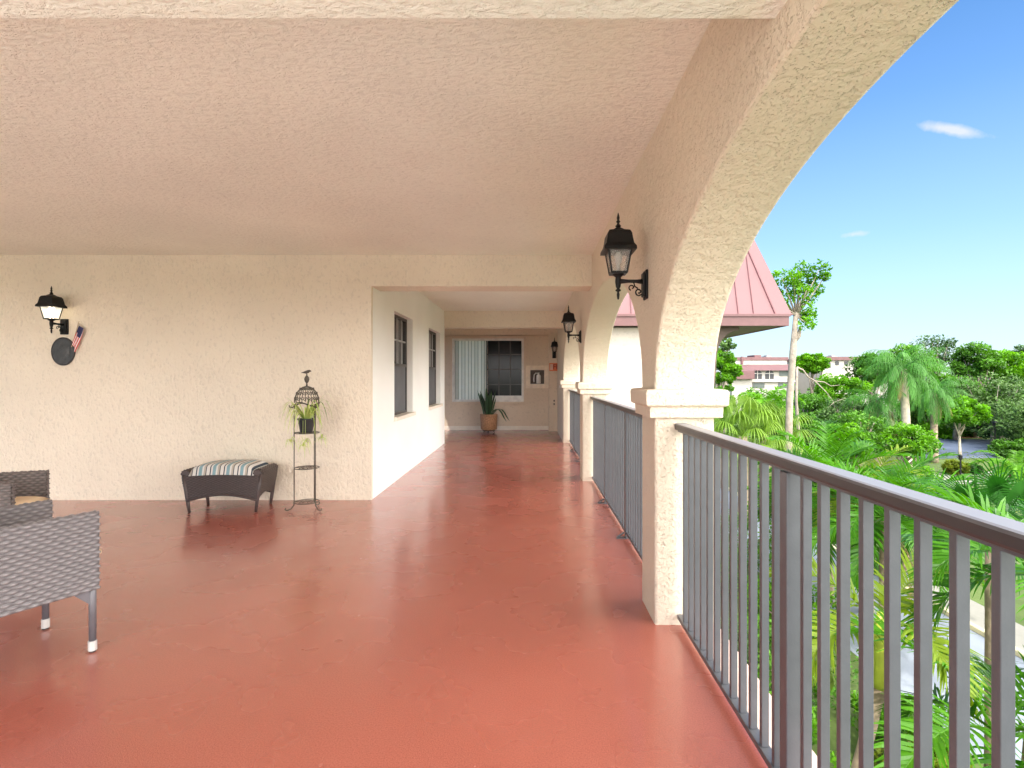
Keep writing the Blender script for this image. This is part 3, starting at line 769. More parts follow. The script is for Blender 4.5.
def armchair(name, label, loc, rz, W, Dp, mat, cush, arm_z=.685, back_z=.86):
    """local frame: front is +y, origin on the floor at the front-right leg (x from -W to 0), depth runs to -y"""
    root = thing(name, label, 'armchair', loc, rz, group='wicker armchairs at the left edge')
    T = .045
    for s_, x in (('r', 0.), ('l', -W)):
        m = MB(); sgn = 1 if x == 0. else -1
        xo = x + (0 if sgn > 0 else 0)
        # arm side: from y=0 back to -Dp, z .30 - arm_z
        weave(m, lambda u, v: ((xo, -u, .305+v), (sgn,0,0)), Dp, arm_z-.305)
        weave(m, lambda u, v: ((xo-sgn*T, -u, .305+v), (-sgn,0,0)), Dp, arm_z-.305)
        weave(m, lambda u, v: ((xo-sgn*T+sgn*u, 0, .305+v), (0,1,0)), T, arm_z-.305)
        weave(m, lambda u, v: ((xo-sgn*v, -u, arm_z), (0,0,1)), Dp, T, pv=.015)
        m.build('arm', mat, root, smooth=True, tint=True)
    m = MB()
    weave(m, lambda u, v: ((-W+u, -Dp, .305+v), (0,-1,0)), W, back_z-.305)
    weave(m, lambda u, v: ((-W+u, -Dp+T, .305+v), (0,1,0)), W, back_z-.305)
    weave(m, lambda u, v: ((-W+u, -Dp+v, back_z), (0,0,1)), W, T, pv=.015)
    for x in (0, -W): weave(m, lambda u, v: ((x, -Dp+u, arm_z+v), (1 if x == 0 else -1,0,0)), T, back_z-arm_z)
    m.build('backrest', mat, root, smooth=True, tint=True)
    m = MB()
    weave(m, lambda u, v: ((-W+T+u, -.012, .305+v), (0,1,0)), W-2*T, .105)
    weave(m, lambda u, v: ((-W+T+u, -.012-v, .41), (0,0,1)), W-2*T, Dp-T)
    m.build('seat', mat, root, smooth=True, tint=True)
    m = MB(); nx, ny = 16, 16
    cw_, cd = W-2*T-.006, Dp-T+.015
    def cu(u, v):
        e = 1-(abs(2*u-1)**5); g = 1-(abs(2*v-1)**5)
        return (-W+T+.003+u*cw_, .030-v*cd, .415+.070+.050*math.sqrt(max(0,e*g)))
    def cu2(u, v):
        e = 1-(abs(2*u-1)**5); g = 1-(abs(2*v-1)**5)
        return (-W+T+.003+u*cw_, .030-v*cd, .415+.050-.040*math.sqrt(max(0,e*g)))
    m.grid(cu, nx, ny); m.grid(cu2, nx, ny)
    n = (nx+1)*(ny+1)
    ringi = [i for i in range(nx+1)]+[j*(nx+1)+nx for j in range(1,ny+1)]+[ny*(nx+1)+i for i in range(nx-1,-1,-1)]+[j*(nx+1) for j in range(ny-1,0,-1)]
    for a_, b_ in zip(ringi, ringi[1:]+ringi[:1]): m.f.append((a_, b_, b_+n, a_+n)); m.t.append(.5)
    m.build('cushion', cush, root, smooth=True)
    for (x, y) in ((-.02,-.02),(-W+.02,-.02),(-.02,-Dp+.03),(-W+.02,-Dp+.03)):
        m = MB(); m.tube([(x,y,.04),(x,y,.42)], .0155, 12); lg = m.build('leg', M['chair_metal'], root, smooth=True)
        m = MB(); m.tube([(x,y,.008),(x,y,.055)], .0185, 12); m.build('foot_cap', M['foot_white'], lg, smooth=False)
        m = MB(); m.tube([(x,y,.0),(x,y,.010)], .014, 10); m.build('foot_pad', M['pot_black'], lg)
        sy = -1 if y > -.1 else 1
        m = MB(); m.face([(x-.004,y+sy*.012,.31),(x-.004,y+sy*.012,.235),(x-.004,y+sy*.085,.31)]); m.face([(x+.004,y+sy*.012,.31),(x+.004,y+sy*.012,.235),(x+.004,y+sy*.085,.31)])
        m.face([(x-.004,y+sy*.012,.235),(x+.004,y+sy*.012,.235),(x+.004,y+sy*.085,.31),(x-.004,y+sy*.085,.31)])
        m.build('gusset', M['chair_metal'], lg)
    return root
# near chair: front-right leg at (-2.13,2.66); faces away from the camera
armchair('wicker_armchair', 'grey wicker armchair nearest the camera with white tipped legs', (-2.125, 2.655, 0), R(-28.1), .545, .62, M['wicker_grey'], M['cushion'])
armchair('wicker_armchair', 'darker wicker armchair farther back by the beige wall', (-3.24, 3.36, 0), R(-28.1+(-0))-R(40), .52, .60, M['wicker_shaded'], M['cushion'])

# ------------------------------------------------------------------ ottoman
ot = thing('wicker_ottoman', 'dark brown wicker ottoman with striped cushion against the back wall', 'ottoman', (-3.075, 5.54, 0), R(3))
ot.scale = (1.01, 1, 1.05)
W2, D2 = .315, .185
def otm_side(sx):
    m = MB()
    def fn(u, v):      # end face, flaring outwards with a rolled top
        t = v/.30
        x = W2 + .025 + .045*math.sin(t*PI/2)**1.5
        hb = .105 + .055*math.sin(PI*u/(2*D2))
        z = hb + (.365-hb)*t
        return ((sx*(x), -D2+u, z), (sx, 0, 0))
    weave(m, fn, 2*D2, .30, pu=.024, pv=.014, amp=.004)
    def roll(u, v):
        a = v/.16*PI; r = .045
        x = W2+.070-r*.9+ r*math.cos(a); z = .365+ r*math.sin(a)
        return ((sx*x, -D2-.01+u*1.05, z), (sx*math.cos(a), 0, math.sin(a)))
    weave(m, roll, 2*D2, .16, pu=.024, pv=.014, amp=.004)
    # closed roll ends
    for y in (-D2-.012, D2+.010):
        pts = [(sx*(W2+.070-.0405+.044*math.cos(a_*PI/10)), y, .362+.044*math.sin(a_*PI/10)) for a_ in range(11)]
        m.face(pts)
    m.build('side_panel', M['wicker_brown'], ot, smooth=True, tint=True)
otm_side(1); otm_side(-1)
for sy in (-1, 1):
    m = MB()
    def fn(u, v):
        t = v/.27; q = u/(2*W2+.05)
        hb = .115+.055*math.sin(PI*q)
        hx = (W2+.025+.045*math.sin(t*PI/2)**1.5)
        return ((-hx+2*hx*q, sy*(D2+.004), hb+(.385-.02-hb)*t), (0, sy, 0))
    weave(m, fn, 2*W2+.05, .27, pu=.024, pv=.014, amp=.004)
    # braid along the lower arch
    pts = [(-W2-.02+(2*W2+.04)*k/20, sy*(D2+.008), .115+.055*math.sin(PI*k/20)) for k in range(21)]
    m.tube(pts, .011, 8)
    m.build('apron', M['wicker_brown'], ot, smooth=True, tint=True)
for sx in (-1, 1):
    for sy in (-1, 1):
        m = MB(); m.tube([(sx*(W2+.005), sy*(D2-.012), 0),(sx*(W2+.012), sy*(D2-.01), .06),(sx*(W2+.03), sy*(D2-.008), .20),(sx*(W2+.058), sy*(D2-.008), .36)], [.013,.016,.020,.018], 10)
        m.build('leg', M['wicker_brown'], ot, smooth=True, tint=True)
m = MB(); nx, ny = 30, 20
def ctop(u, v):
    x = (u-.5)*2*(W2-.005); y = (v-.5)*2*(D2+.022)
    e = max(0, 1-abs(2*u-1)**6); g = max(0, 1-abs(2*v-1)**5)
    return (x, y, .352+.098*(e*g)**.28 + .010*math.sin(PI*u))
m.grid(ctop, nx, ny)
m.build('cushion', M['stripes'], ot, smooth=True)
m = MB(); m.box(-W2, W2, -D2+.01, D2-.01, .33, .35); m.build('deck', M['wicker_brown'], ot, tint=True)

# ------------------------------------------------------------------ neighbouring wing with pink metal roof
WY = 12.1
wing = thing('neighbouring_wing', 'white wing with steep pink standing seam metal roof beyond the arch', 'building', (0, WY, 0))
m = MB(); m.box(1.03, 4.10, .0, 4.0, G, 2.46); m.build('wall', M['ext_white'], wing)
ez, et = 2.47, 2.76
EX = 5.64; EYl = -.30
m = MB(); m.box(1.03, EX, EYl, 6.3, ez+.02, ez+.055); m.build('soffit', M['soffit'], wing)
m = MB()
m.box(1.03, EX+.03, EYl-.03, EYl, ez, et-.06); m.box(EX, EX+.03, EYl, 6.3, ez, et-.06)
m.build('fascia', M['fascia'], wing, bevel=.004)
m = MB(); m.box(1.03, EX+.06, EYl-.06, EYl-.031, et-.085, et-.035); m.box(EX+.031, EX+.06, EYl-.03, 6.3, et-.085, et-.035)
m.build('drip_edge', M['fascia'], wing)
sl = .30; RH = 4.2
x1, y1 = EX+.10, EYl-.02; zt = et+RH; dd = RH*sl
m = MB()
m.face([(1.03, y1, et-.05),(x1, y1, et-.05),(x1-dd*1.15, y1+dd, zt),(1.03, y1+dd, zt)])
m.face([(x1, y1, et-.05),(x1, 6.3, et-.05),(x1-dd*1.15, 6.3-dd, zt),(x1-dd*1.15, y1+dd, zt)])
m.face([(1.03, y1+dd, zt),(x1-dd*1.15, y1+dd, zt),(x1-dd*1.15, 6.3-dd, zt),(1.03, 6.3-dd, zt)])
rf = m.build('roof', M['pink'], wing)
m = MB()
hx = 1.15*dd/RH
for k in range(14):
    x = EX-.74-k*.335*1.0
    if x < 1.05: break
    top = min(RH, (EX-.05-x)/hx) if hx > 0 else RH
    m.tube([(x, y1-.012, et-.05),(x, y1+sl*top-.012, et-.05+top*1.0)], .014, 5)
m.build('standing_seam', M['pink_dark'], rf)
m = MB()
m.tube([(x1-.36, y1-.006, et-.045),(x1-.10-dd*1.15, y1+dd-.006, zt)], .022, 5)
m.tube([(1.03, y1-.015, et-.045),(x1, y1-.015, et-.045)], .020, 5)
m.build('hip_cap', M['pink_dark'], rf)
# dark arched bracket under the soffit
m = MB(); n = 14; pts = [(4.101, 2.489), (4.70, 2.489), (4.70, 2.40)]
for k in range(n+1):
    a = k/n*PI/2; pts.append((4.70-.50*math.sin(a), 2.40-.62*(1-math.cos(a))))
pts += [(4.16, 1.2), (4.101, 1.2)]
for y in (.0, .4): m.face([(x, y, z) for x, z in pts])
for a_, b_ in zip(pts, pts[1:]+pts[:1]): m.face([(a_[0],0,a_[1]),(b_[0],0,b_[1]),(b_[0],.4,b_[1]),(a_[0],.4,a_[1])])
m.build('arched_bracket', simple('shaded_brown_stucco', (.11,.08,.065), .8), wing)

# ------------------------------------------------------------------ ground
def sheet(name, x0, x1, y0, y1, z, mat, lab=None):
    m = MB(); m.face([(x0,y0,z),(x1,y0,z),(x1,y1,z),(x0,y1,z)]); return struct(m, name, mat)
sheet('ground', -900, 900, -900, 1500, G, M['grass'])
m = MB(); m.face([(8.2,-40,G+.004),(12.2,-40,G+.004),(12.2,34,G+.004),(8.2,34,G+.004)]); struct(m, 'driveway', M['drive'])
m = MB(); m.box(12.2, 12.38, -40, 34, G, G+.14); struct(m, 'kerb', M['kerb'], bevel=.02)
m = MB(); m.box(12.38, 13.6, -40, 30, G, G+.13); struct(m, 'pavement', M['path'])
def blob(name, pts, z, mat):
    m = MB(); m.face([(x,y,z) for x,y in pts]); return struct(m, name, mat)
blob('parking_lot', [(33.5,46),(40,46.5),(48,47),(56,51),(52,60),(44,61.5),(38,60),(34.5,55)], G+.012, M['asphalt'])
blob('mulch_bed', [(33,50),(36.5,60),(44,62.5),(54,61.5),(56,70),(34,70),(31.5,58)], G+.006, M['mulch'])
blob('garden_path', [(24,34.5),(34,36),(44,38),(52,42),(52,44.5),(43,41.5),(34,39.8),(24,38)], G+.008, M['path'])

# ------------------------------------------------------------------ vegetation
RS = np.random.RandomState(11)
def leafquads(C, size, up=.4, asp=.5):
    """C (n,3) centres -> quads with random orientation"""
    n = len(C)
    nrm = RS.normal(size=(n,3)); nrm[:,2] = np.abs(nrm[:,2])+up; nrm /= np.linalg.norm(nrm,axis=1)[:,None]
    a = np.cross(nrm, RS.normal(size=(n,3))); a /= np.linalg.norm(a,axis=1)[:,None]
    b = np.cross(nrm, a)
    s = size*RS.uniform(.6,1.3,size=(n,1))
    return np.stack([C-a*s, C-b*s*asp*.9+a*s*.1, C+a*s, C+b*s*asp], axis=1)
def crown_clumps(n, rx, ry, rz, shell=.55, flat=0):
    out = []
    while len(out) < n:
        p = RS.uniform(-1,1,3); r = np.linalg.norm(p)
        if r > 1 or r < shell*RS.rand()**.5: continue
        if p[2] < -.75: continue
        out.append(p*np.array([rx,ry,rz]))
    return np.array(out)
def leafcloud(m, clumps, cr, per, size, flatten=.7, up=.4):
    for c in clumps:
        r = cr*RS.uniform(.6,1.25)
        d = RS.normal(size=(per,3)); d /= np.linalg.norm(d,axis=1)[:,None]
        rad = r*RS.uniform(.35,1.0,size=(per,1))**.6
        P = c + d*rad*np.array([1,1,flatten])
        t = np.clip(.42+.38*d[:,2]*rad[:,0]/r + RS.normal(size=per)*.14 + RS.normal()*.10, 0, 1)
        m.quads(leafquads(P, size, up), t)
def tree(name, label, loc, rx, rz_, trunk_h, tr, mat, clumps=60, per=130, size=.16, cr=None, group=None, shell=.55, bark=None, ry=None, flatten=.7, rot=0, limbs=9, core=True):
    root = thing(name, label, 'tree' if 'shrub' not in name else 'shrub', loc, rot, group)
    ry = ry or rx
    C = crown_clumps(clumps, rx, ry, rz_, shell) + np.array([0,0,trunk_h+rz_*.8])
    cr = cr or .30*rx
    if trunk_h > 0:
        m = MB(); top = trunk_h+rz_*.5
        bend = RS.normal(size=2)*.03*trunk_h
        tp = [(bend[0]*math.sin(t*3), bend[1]*math.sin(t*2.4), top*t) for t in np.linspace(0,1,7)]
        m.tube(tp, [tr*(1.25 if i == 0 else 1-.09*i) for i in range(7)], 9)
        for c in C[RS.permutation(len(C))[:limbs]]:
            s0 = Vector(tp[RS.randint(3,6)]); e = Vector(c); mid = s0.lerp(e,.5)+Vector((0,0,-.06*rx))
            m.tube([s0, mid, e], [tr*.5, tr*.32, tr*.12], 6)
        m.build('trunk', bark or M['bark'], root, smooth=True)
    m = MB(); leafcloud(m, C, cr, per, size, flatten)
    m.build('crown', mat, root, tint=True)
    return root

def frond(m, L, lift, droop, az, base, leaflets=34, lw=.018, ll=.42, hang=.5, vee=.35, n=14, tint=.5, seg=3, prog=0.):
    """pinnate palm frond"""
    d = Vector((math.cos(az), math.sin(az), 0)); P = []
    for i in range(n+1):
        t = i/n
        ang = lift - droop*t**1.3
        if i == 0: p = Vector(base)
        else: p = P[-1] + (d*math.cos(ang)+Vector((0,0,math.sin(ang))))*(L/n)
        P.append(p)
    m.tube(P, [max(.004, L*.012*(1-i/n*.85)) for i in range(n+1)], 4, tint=min(1,tint+.2))
    Q = []; T = []
    side0 = d.cross(Vector((0,0,1)))
    for k in range(leaflets):
        t = .14+.86*(k+.5)/leaflets
        f = t*n; i = min(int(f), n-1); p = P[i].lerp(P[i+1], f-i)
        tan = (P[i+1]-P[i]).normalized(); upn = side0.cross(tan)
        l = ll*math.sin(PI*min(1,(t*.88+.10)))**.6*random.uniform(.85,1.12)
        for s_ in (-1,1):
            dirv = (side0*s_*(1-.25*t) + tan*(.45+.7*t) + upn*(vee+random.uniform(-.35,.35)) + tan*random.uniform(-.2,.2)).normalized()
            q = p; wv = lw
            wdir = tan.cross(dirv).cross(dirv).normalized()
            for g in range(seg):
                t0, t1 = g/seg, (g+1)/seg
                dv = (dirv + Vector((0,0,-hang*(t1**1.4)*1.3))).normalized()
                q2 = q + dv*(l/seg)
                w0 = wv*(1-.9*t0**2) if g else wv*.5; w1 = wv*(1-.92*t1**2)
                Q.append([q-wdir*w0, q+wdir*w0, q2+wdir*w1, q2-wdir*w1]); T.append(min(1,max(0,tint+random.uniform(-.18,.18)+.12*t1)))
                q = q2
    m.quads(np.array([[tuple(v) for v in q] for q in Q]), np.array(T))

def palm(name, label, loc, trunk_h, tr, L, nf, mat, lift=(1.2,-.5), droop=1.5, leaflets=34, ll=.5, lw=.02, hang=.5, vee=.35, shaft=False, bark=None, group=None, lean=(0,0), seg=3, seed=1, dead=0, cat='palm tree'):
    random.seed(seed)
    root = thing(name, label, cat, loc, 0, group)
    top = Vector((lean[0], lean[1], trunk_h))
    if trunk_h > .3:
        m = MB(); n = 12; pts = []; rad = []
        for i in range(n+1):
            t = i/n; pts.append((lean[0]*t**1.6, lean[1]*t**1.6, trunk_h*t)); rad.append(tr*(1.35-.5*t if t < .3 else 1.2-.3*t)*(1+.05*math.sin(i*2.7)))
        m.tube(pts, rad, 12); m.build('trunk', bark or M['palm_trunk'], root, smooth=True)
    if shaft:
        m = MB(); m.lathe([(tr*.85,-.05),(tr*1.25,.12),(tr*1.1,.4),(tr*.75,.75),(tr*.4,.95)], tuple(top), 12); m.build('crownshaft', M['shaft'], root, smooth=True); top = top+Vector((0,0,.75))
    m = MB()
    for k in range(nf):
        t = k/(nf-1) if nf > 1 else 0
        az = k*2.39996+random.uniform(-.2,.2); l0 = lift[0]+(lift[1]-lift[0])*t
        frond(m, L*random.uniform(.85,1.1), l0+random.uniform(-.1,.1), droop*random.uniform(.8,1.15), az, top+Vector((math.cos(az),math.sin(az),0))*tr*.4, leaflets, lw, ll, hang, vee, tint=random.uniform(.30,.75)-.15*t, seg=seg)
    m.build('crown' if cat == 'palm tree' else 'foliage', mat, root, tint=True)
    m = MB()
    for k in range(dead):
        az = random.uniform(0, 6.28); frond(m, L*.8, -.7+random.uniform(-.3,.2), .7, az, top+Vector((math.cos(az),math.sin(az),-.2))*tr*.8, max(12, leaflets//2), lw*.8, ll*.7, hang+1, vee, tint=random.uniform(.2,.8), seg=2)
    if dead: m.build('dead_fronds', M['dead_frond'], root, tint=True)
    return root

def fanpalm(name, label, loc, trunk_h, tr, Rf, nf, mat, group=None, seed=2, hang=.5, blades=26, cat='palm tree', bw=.03):
    random.seed(seed)
    root = thing(name, label, cat, loc, 0, group)
    if trunk_h > .3:
        m = MB(); m.tube([(0,0,trunk_h*i/6) for i in range(7)], [tr*(1.2-.03*i+.06*(i%2)) for i in range(7)], 10); m.build('trunk', M['palm_trunk'], root, smooth=True)
    m = MB(); Q = []; T = []
    for k in range(nf):
        az = k*2.39996+random.uniform(-.2,.2); el = 1.35-1.9*(k/nf)+random.uniform(-.1,.1)
        d = Vector((math.cos(az)*math.cos(el), math.sin(az)*math.cos(el), math.sin(el)))
        pl_ = Rf*random.uniform(.7,1.05); b0 = Vector((0,0,trunk_h)); hub = b0+d*pl_
        m.tube([b0, b0.lerp(hub,.5)+Vector((0,0,.05*Rf)), hub], [.02,.015,.01], 4, tint=.7)
        side = d.cross(Vector((0,0,1))).normalized(); upn = side.cross(d); tt = random.uniform(.25,.8)
        for j in range(blades):
            a = (j/(blades-1)-.5)*R(250); l = Rf*.75*random.uniform(.85,1.05)*(1-.15*abs(a))
            dv = (d*math.cos(a)+side*math.sin(a)+upn*(.15+.12*math.cos(a))).normalized(); q = hub
            wd = dv.cross(upn).normalized()
            for g in range(3):
                t1 = (g+1)/3; dd_ = (dv+Vector((0,0,-hang*t1**1.5*1.4))).normalized(); q2 = q+dd_*l/3
                w0 = bw*(.35+.9*g/3 if g < 2 else .9); w1 = bw*(.95 if g == 0 else .8 if g == 1 else .08)
                Q.append([tuple(q-wd*w0),tuple(q+wd*w0),tuple(q2+wd*w1),tuple(q2-wd*w1)]); T.append(min(1,max(0,tt+random.uniform(-.12,.12)+.1*g))); q = q2
    m.quads(np.array(Q), np.array(T))
    m.build('crown' if cat == 'palm tree' else 'foliage', mat, root, tint=True)
    return root

def base(px, Y): return ((px-CX)*Y/F, Y, G)
def zof(py, Y): return H+(CY-py)*Y/F
def tall(py, Y): return zof(py, Y)-G       # height above the garden of something whose top is at py

# near palms close to the railing (Christmas-palm type)
def near_palm(px, py, Y, label, seed, mat=None, L=1.9, nf=11, lean=(.3,.1)):
    """crown base at pixel (px,py)"""
    x, y, z = at(px, py, Y)
    h = z-G-.75
    return palm('feather_palm', label, (x-lean[0], y-lean[1], G), h, .085, L, nf, mat or M['palm_bright'], lift=(1.3,-.15), droop=1.7, leaflets=40, ll=.55, lw=.021, hang=.45, vee=.5, shaft=True, bark=M['palm_trunk'], group='slender palms close to the building', lean=lean, seed=seed)
near_palm(880, 628, 6.8, 'slender palm with yellow green crownshaft close behind the nearest railing bars', 5, M['palm_yellow'], lean=(.55,.0), L=1.5, nf=7)
near_palm(1000, 735, 5.4, 'low palm crown seen through the railing bars at the lower right', 8, M['palm_bright'], L=1.6, nf=9)
near_palm(1040, 575, 6.0, 'palm crown at the right edge just below the handrail', 12, M['palm_bright'], L=1.7)
x, y, z = at(992, 522, 8.5)
fanpalm('fan_palm', 'dark green fan palm spreading over the handrail at the right', (x,y,G), z-G-.3, .085, .95, 18, M['palm_dark'], seed=6, blades=34, bw=.017, hang=.6)
x, y, z = at(885, 480, 13)
palm('feather_palm', 'lush deep green palm clump above the middle of the handrail', (x,y,G), z-G-.9, .12, 2.3, 26, M['palm_bright'], lift=(1.45,-.3), droop=1.5, leaflets=34, ll=.62, lw=.026, hang=.35, vee=.4, seed=21, dead=3)
x, y, z = at(828, 455, 17)
palm('feather_palm', 'bright areca palm clump between the tall bare trunk and big palm', (x,y,G), z-G-1.2, .12, 2.9, 30, M['palm_bright'], lift=(1.5,-.2), droop=1.4, leaflets=34, ll=.7, lw=.03, hang=.3, vee=.4, seed=22, dead=4)
x, y, z = at(868, 470, 16)
palm('feather_palm', 'yellowish palm clump low beside the lush green one', (x,y,G), z-G-1.0, .12, 2.1, 20, M['palm_yellow'], lift=(1.4,-.2), droop=1.5, leaflets=30, ll=.6, lw=.026, hang=.4, vee=.4, seed=23, dead=3)
x, y, z = at(925, 492, 14)
palm('feather_palm', 'green palm with arching fronds beside the fan palm', (x,y,G), z-G-.8, .12, 1.7, 18, M['palm_bright'], lift=(1.3,-.3), droop=1.6, leaflets=30, ll=.5, lw=.024, hang=.4, vee=.4, seed=24, dead=2)

x, y, z = at(800, 470, 19)
palm('feather_palm', 'bright green palm clump just right of the tall bare trunk base', (x,y,G), z-G-1.2, .1, 2.2, 22, M['leaf_bright'], lift=(1.5,-.2), droop=1.5, leaflets=30, ll=.6, lw=.028, hang=.4, vee=.4, seed=26)
x, y, z = at(905, 472, 19)
palm('feather_palm', 'full bright palm clump in front of the queen palm trunk', (x,y,G), z-G-1.2, .1, 2.0, 24, M['palm_bright'], lift=(1.5,-.1), droop=1.4, leaflets=32, ll=.6, lw=.028, hang=.4, vee=.4, seed=27, dead=3)
# drooping palm clump left of the tall trunk
x, y, z = at(764, 436, 27)
fanpalm('cabbage_palm', 'drooping yellow green cabbage palm left of the tall bare trunk', (x,y,G), z-G, .22, 1.75, 34, M['leaf_olive'], seed=31, hang=1.5, blades=26, bw=.032)
x, y, z = at(743, 436, 25)
fanpalm('cabbage_palm', 'shaggy cabbage palm beside the capital of the big pillar', (x,y,G), z-G, .2, 1.6, 28, M['leaf_olive'], seed=32, hang=1.6, blades=24, bw=.032)
x, y, z = at(767, 406, 34)
palm('feather_palm', 'small green palm before the far pink roofed block', (x,y,G), z-G, .2, 2.4, 22, M['leaf_bright'], lift=(1.3,-.6), droop=1.7, leaflets=26, ll=.7, lw=.05, hang=.6, seed=33)

# big queen palms
x, y, z = at(903, 369, 38)
palm('queen_palm', 'big queen palm with full drooping crown and pale trunk', (x+.3,y,G), z-G, .26, 3.1, 40, M['palm_queen'], lift=(1.45,-.65), droop=1.6, leaflets=26, ll=.95, lw=.021, hang=2.3, vee=.1, bark=M['pale_trunk'], seed=41, dead=6, lean=(-.3,0), group='queen palms')
x, y, z = at(934, 392, 44)
palm('queen_palm', 'smaller queen palm half hidden behind the big one', (x,y,G), z-G, .24, 2.7, 30, M['palm_queen'], lift=(1.3,-.8), droop=1.6, leaflets=24, ll=.9, lw=.022, hang=2.3, vee=.1, bark=M['palm_trunk'], seed=42, dead=5, group='queen palms')
x, y, z = at(878, 400, 40)
palm('queen_palm', 'left queen palm with low hanging fronds', (x,y,G), z-G, .22, 2.8, 28, M['palm_queen'], lift=(1.0,-1.2), droop=1.5, leaflets=24, ll=.9, lw=.022, hang=2.3, vee=.1, bark=M['palm_trunk'], seed=43, dead=5, group='queen palms')
x, y, z = at(1015, 452, 36)
palm('feather_palm', 'short pale green palm at the right edge beside the lamp post', (x,y,G), z-G-1.1, .3, 2.6, 24, M['leaf_bright'], lift=(1.2,-.5), droop=1.6, leaflets=30, ll=.6, lw=.04, hang=.5, seed=44)

# tall bare-trunked tree
tt = thing('tall_tree', 'tall thin tree with bare pale trunk and small high crown', 'tree', base(787, 25))
hT = tall(312, 25)
m = MB()
pts = [(0,0,0),(.05,0,3),(.12,0,6),(.28,0,8.2),(.42,0,hT)]
m.tube(pts, [.20,.17,.155,.15,.10], 10)
m.tube([(.30,0,8.6),(.55,0,8.9),(.62,0,9.35)], [.10,.10,.06], 7)
top = Vector(pts[-1]); RS = np.random.RandomState(5)
cl = []
for dx, dz in ((-.9,.4),(-.7,1.0),(-.25,1.5),(.3,1.6),(.9,1.55),(1.3,1.1),(-1.0,1.25),(.7,.15),(.55,-.55),(.2,.8),(1.0,1.9),(-1.2,.75),(-.5,.6),(-.9,1.55),(.65,1.15),(1.45,1.6),(-.1,1.15),(-.75,.1),(.95,.75),(.45,2.0),(.85,-.2)):
    e = top+Vector((dx*.88-.1, RS.uniform(-.7,.7), dz)); m.tube([top-Vector((0,0,.15)), top.lerp(e,.5)+Vector((0,0,-.12)), e], [.055,.035,.012], 5); cl.append(tuple(e))
m.build('trunk', M['bark'], tt, smooth=True)
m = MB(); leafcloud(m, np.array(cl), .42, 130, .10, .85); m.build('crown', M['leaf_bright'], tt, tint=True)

# trees beyond: px, top py, half width px, Y, material key, label
def far_tree(px, top, hw, Y, mk, label, name='broadleaf_tree', per=110, clumps=60, size=None, ratio=.75, seed=0, depth=None, trunk_r=.22, cr=None, group=None, shell=.55, **k):
    global RS
    RS = np.random.RandomState(seed+int(px))
    rx = hw*Y/F; h = tall(top, Y); rz_ = rx*ratio; th = max(.4, h-1.85*rz_)
    return tree(name, label, base(px, Y), rx, rz_, th, trunk_r, M[mk], clumps, per, size or max(.10, Y*.0030), cr, group, shell=shell, **k)
GRP = 'trees beyond the garden'
far_tree(722, 350, 16, 34, 'leaf_bright', 'bright green tree just right of the big pillar arch', ratio=1.35)
far_tree(716, 388, 18, 30, 'leaf_mid', 'bushy tree behind the capital of the big pillar', ratio=1.2)
far_tree(724, 338, 10, 60, 'leaf_grey', 'wispy pale tree under the pink roof soffit', clumps=26, per=60)
far_tree(812, 353, 14, 62, 'leaf_bright', 'round green tree between the two far building blocks')
far_tree(806, 392, 24, 48, 'leaf_mid', 'low mid green tree behind the tall bare trunk')
far_tree(838, 372, 26, 56, 'leaf_bright', 'bright spreading tree in front of the right far block')
far_tree(845, 398, 26, 42, 'leaf_grey', 'grey green brushy tree with bare twigs below the far block', per=70)
far_tree(874, 352, 24, 58, 'leaf_mid', 'domed tree behind the left side of the queen palm')
far_tree(905, 345, 26, 62, 'leaf_mid', 'domed green tree rising just behind the queen palm crown')
far_tree(936, 334, 21, 66, 'leaf_dark', 'dark airy tree with open twiggy crown', clumps=30, per=42, cr=1.0, shell=.7)
far_tree(976, 343, 22, 62, 'leaf_mid', 'rounded tree standing above the right hand trees')
far_tree(1008, 350, 26, 66, 'leaf_bright', 'light green tree at the right edge of the skyline')
far_tree(1040, 342, 30, 70, 'leaf_dark', 'dark tree cut by the right edge of the picture')
far_tree(955, 372, 30, 60, 'leaf_mid', 'mid green tree right of the queen palms')
far_tree(992, 375, 40, 56, 'leaf_grey', 'wide grey green oak above the parking lot', clumps=90)
far_tree(1030, 395, 36, 50, 'leaf_grey', 'grey green oak at the right edge behind the lamp post', clumps=80)
far_tree(1000, 408, 24, 58, 'leaf_dark', 'shadowy dark tree low behind the parking lot')
far_tree(925, 405, 24, 66, 'leaf_mid', 'mid green tree behind the second palm trunk')
far_tree(960, 398, 22, 47, 'leaf_bright', 'small bright tree with thin pale trunk beside the parking lot', ratio=.62, bark=M['pale_trunk'], trunk_r=.13)
far_tree(860, 412, 30, 34, 'leaf_mid', 'low leafy tree left of the queen palm trunk')
far_tree(800, 415, 26, 32, 'leaf_mid', 'low leafy tree right of the tall bare trunk')
far_tree(905, 425, 26, 33, 'leaf_bright', 'leafy tree at the foot of the queen palm', ratio=.6)
far_tree(845, 425, 22, 26, 'leaf_bright', 'bushy bright tree above the handrail middle', ratio=.8)
# skyline filler trees further off
for i, (px, top, hw, Y, mk, lab) in enumerate([
    (690, 345, 26, 90, 'leaf_mid', 'distant tree hidden mostly behind the big pillar'),
    (893, 357, 30, 95, 'leaf_mid', 'distant low tree left of the queen palm top'),
    (960, 355, 34, 100, 'leaf_mid', 'distant tree between the airy dark tree and rounded tree'),
    (1060, 350, 44, 92, 'leaf_mid', 'distant tree beyond the right edge'),
    (832, 386, 30, 76, 'leaf_mid', 'distant tree hiding the foot of the right far block'),
    (775, 398, 30, 70, 'leaf_mid', 'distant tree hiding the foot of the left far block')]):
    far_tree(px, top, hw, Y, mk, lab, clumps=46, per=80)

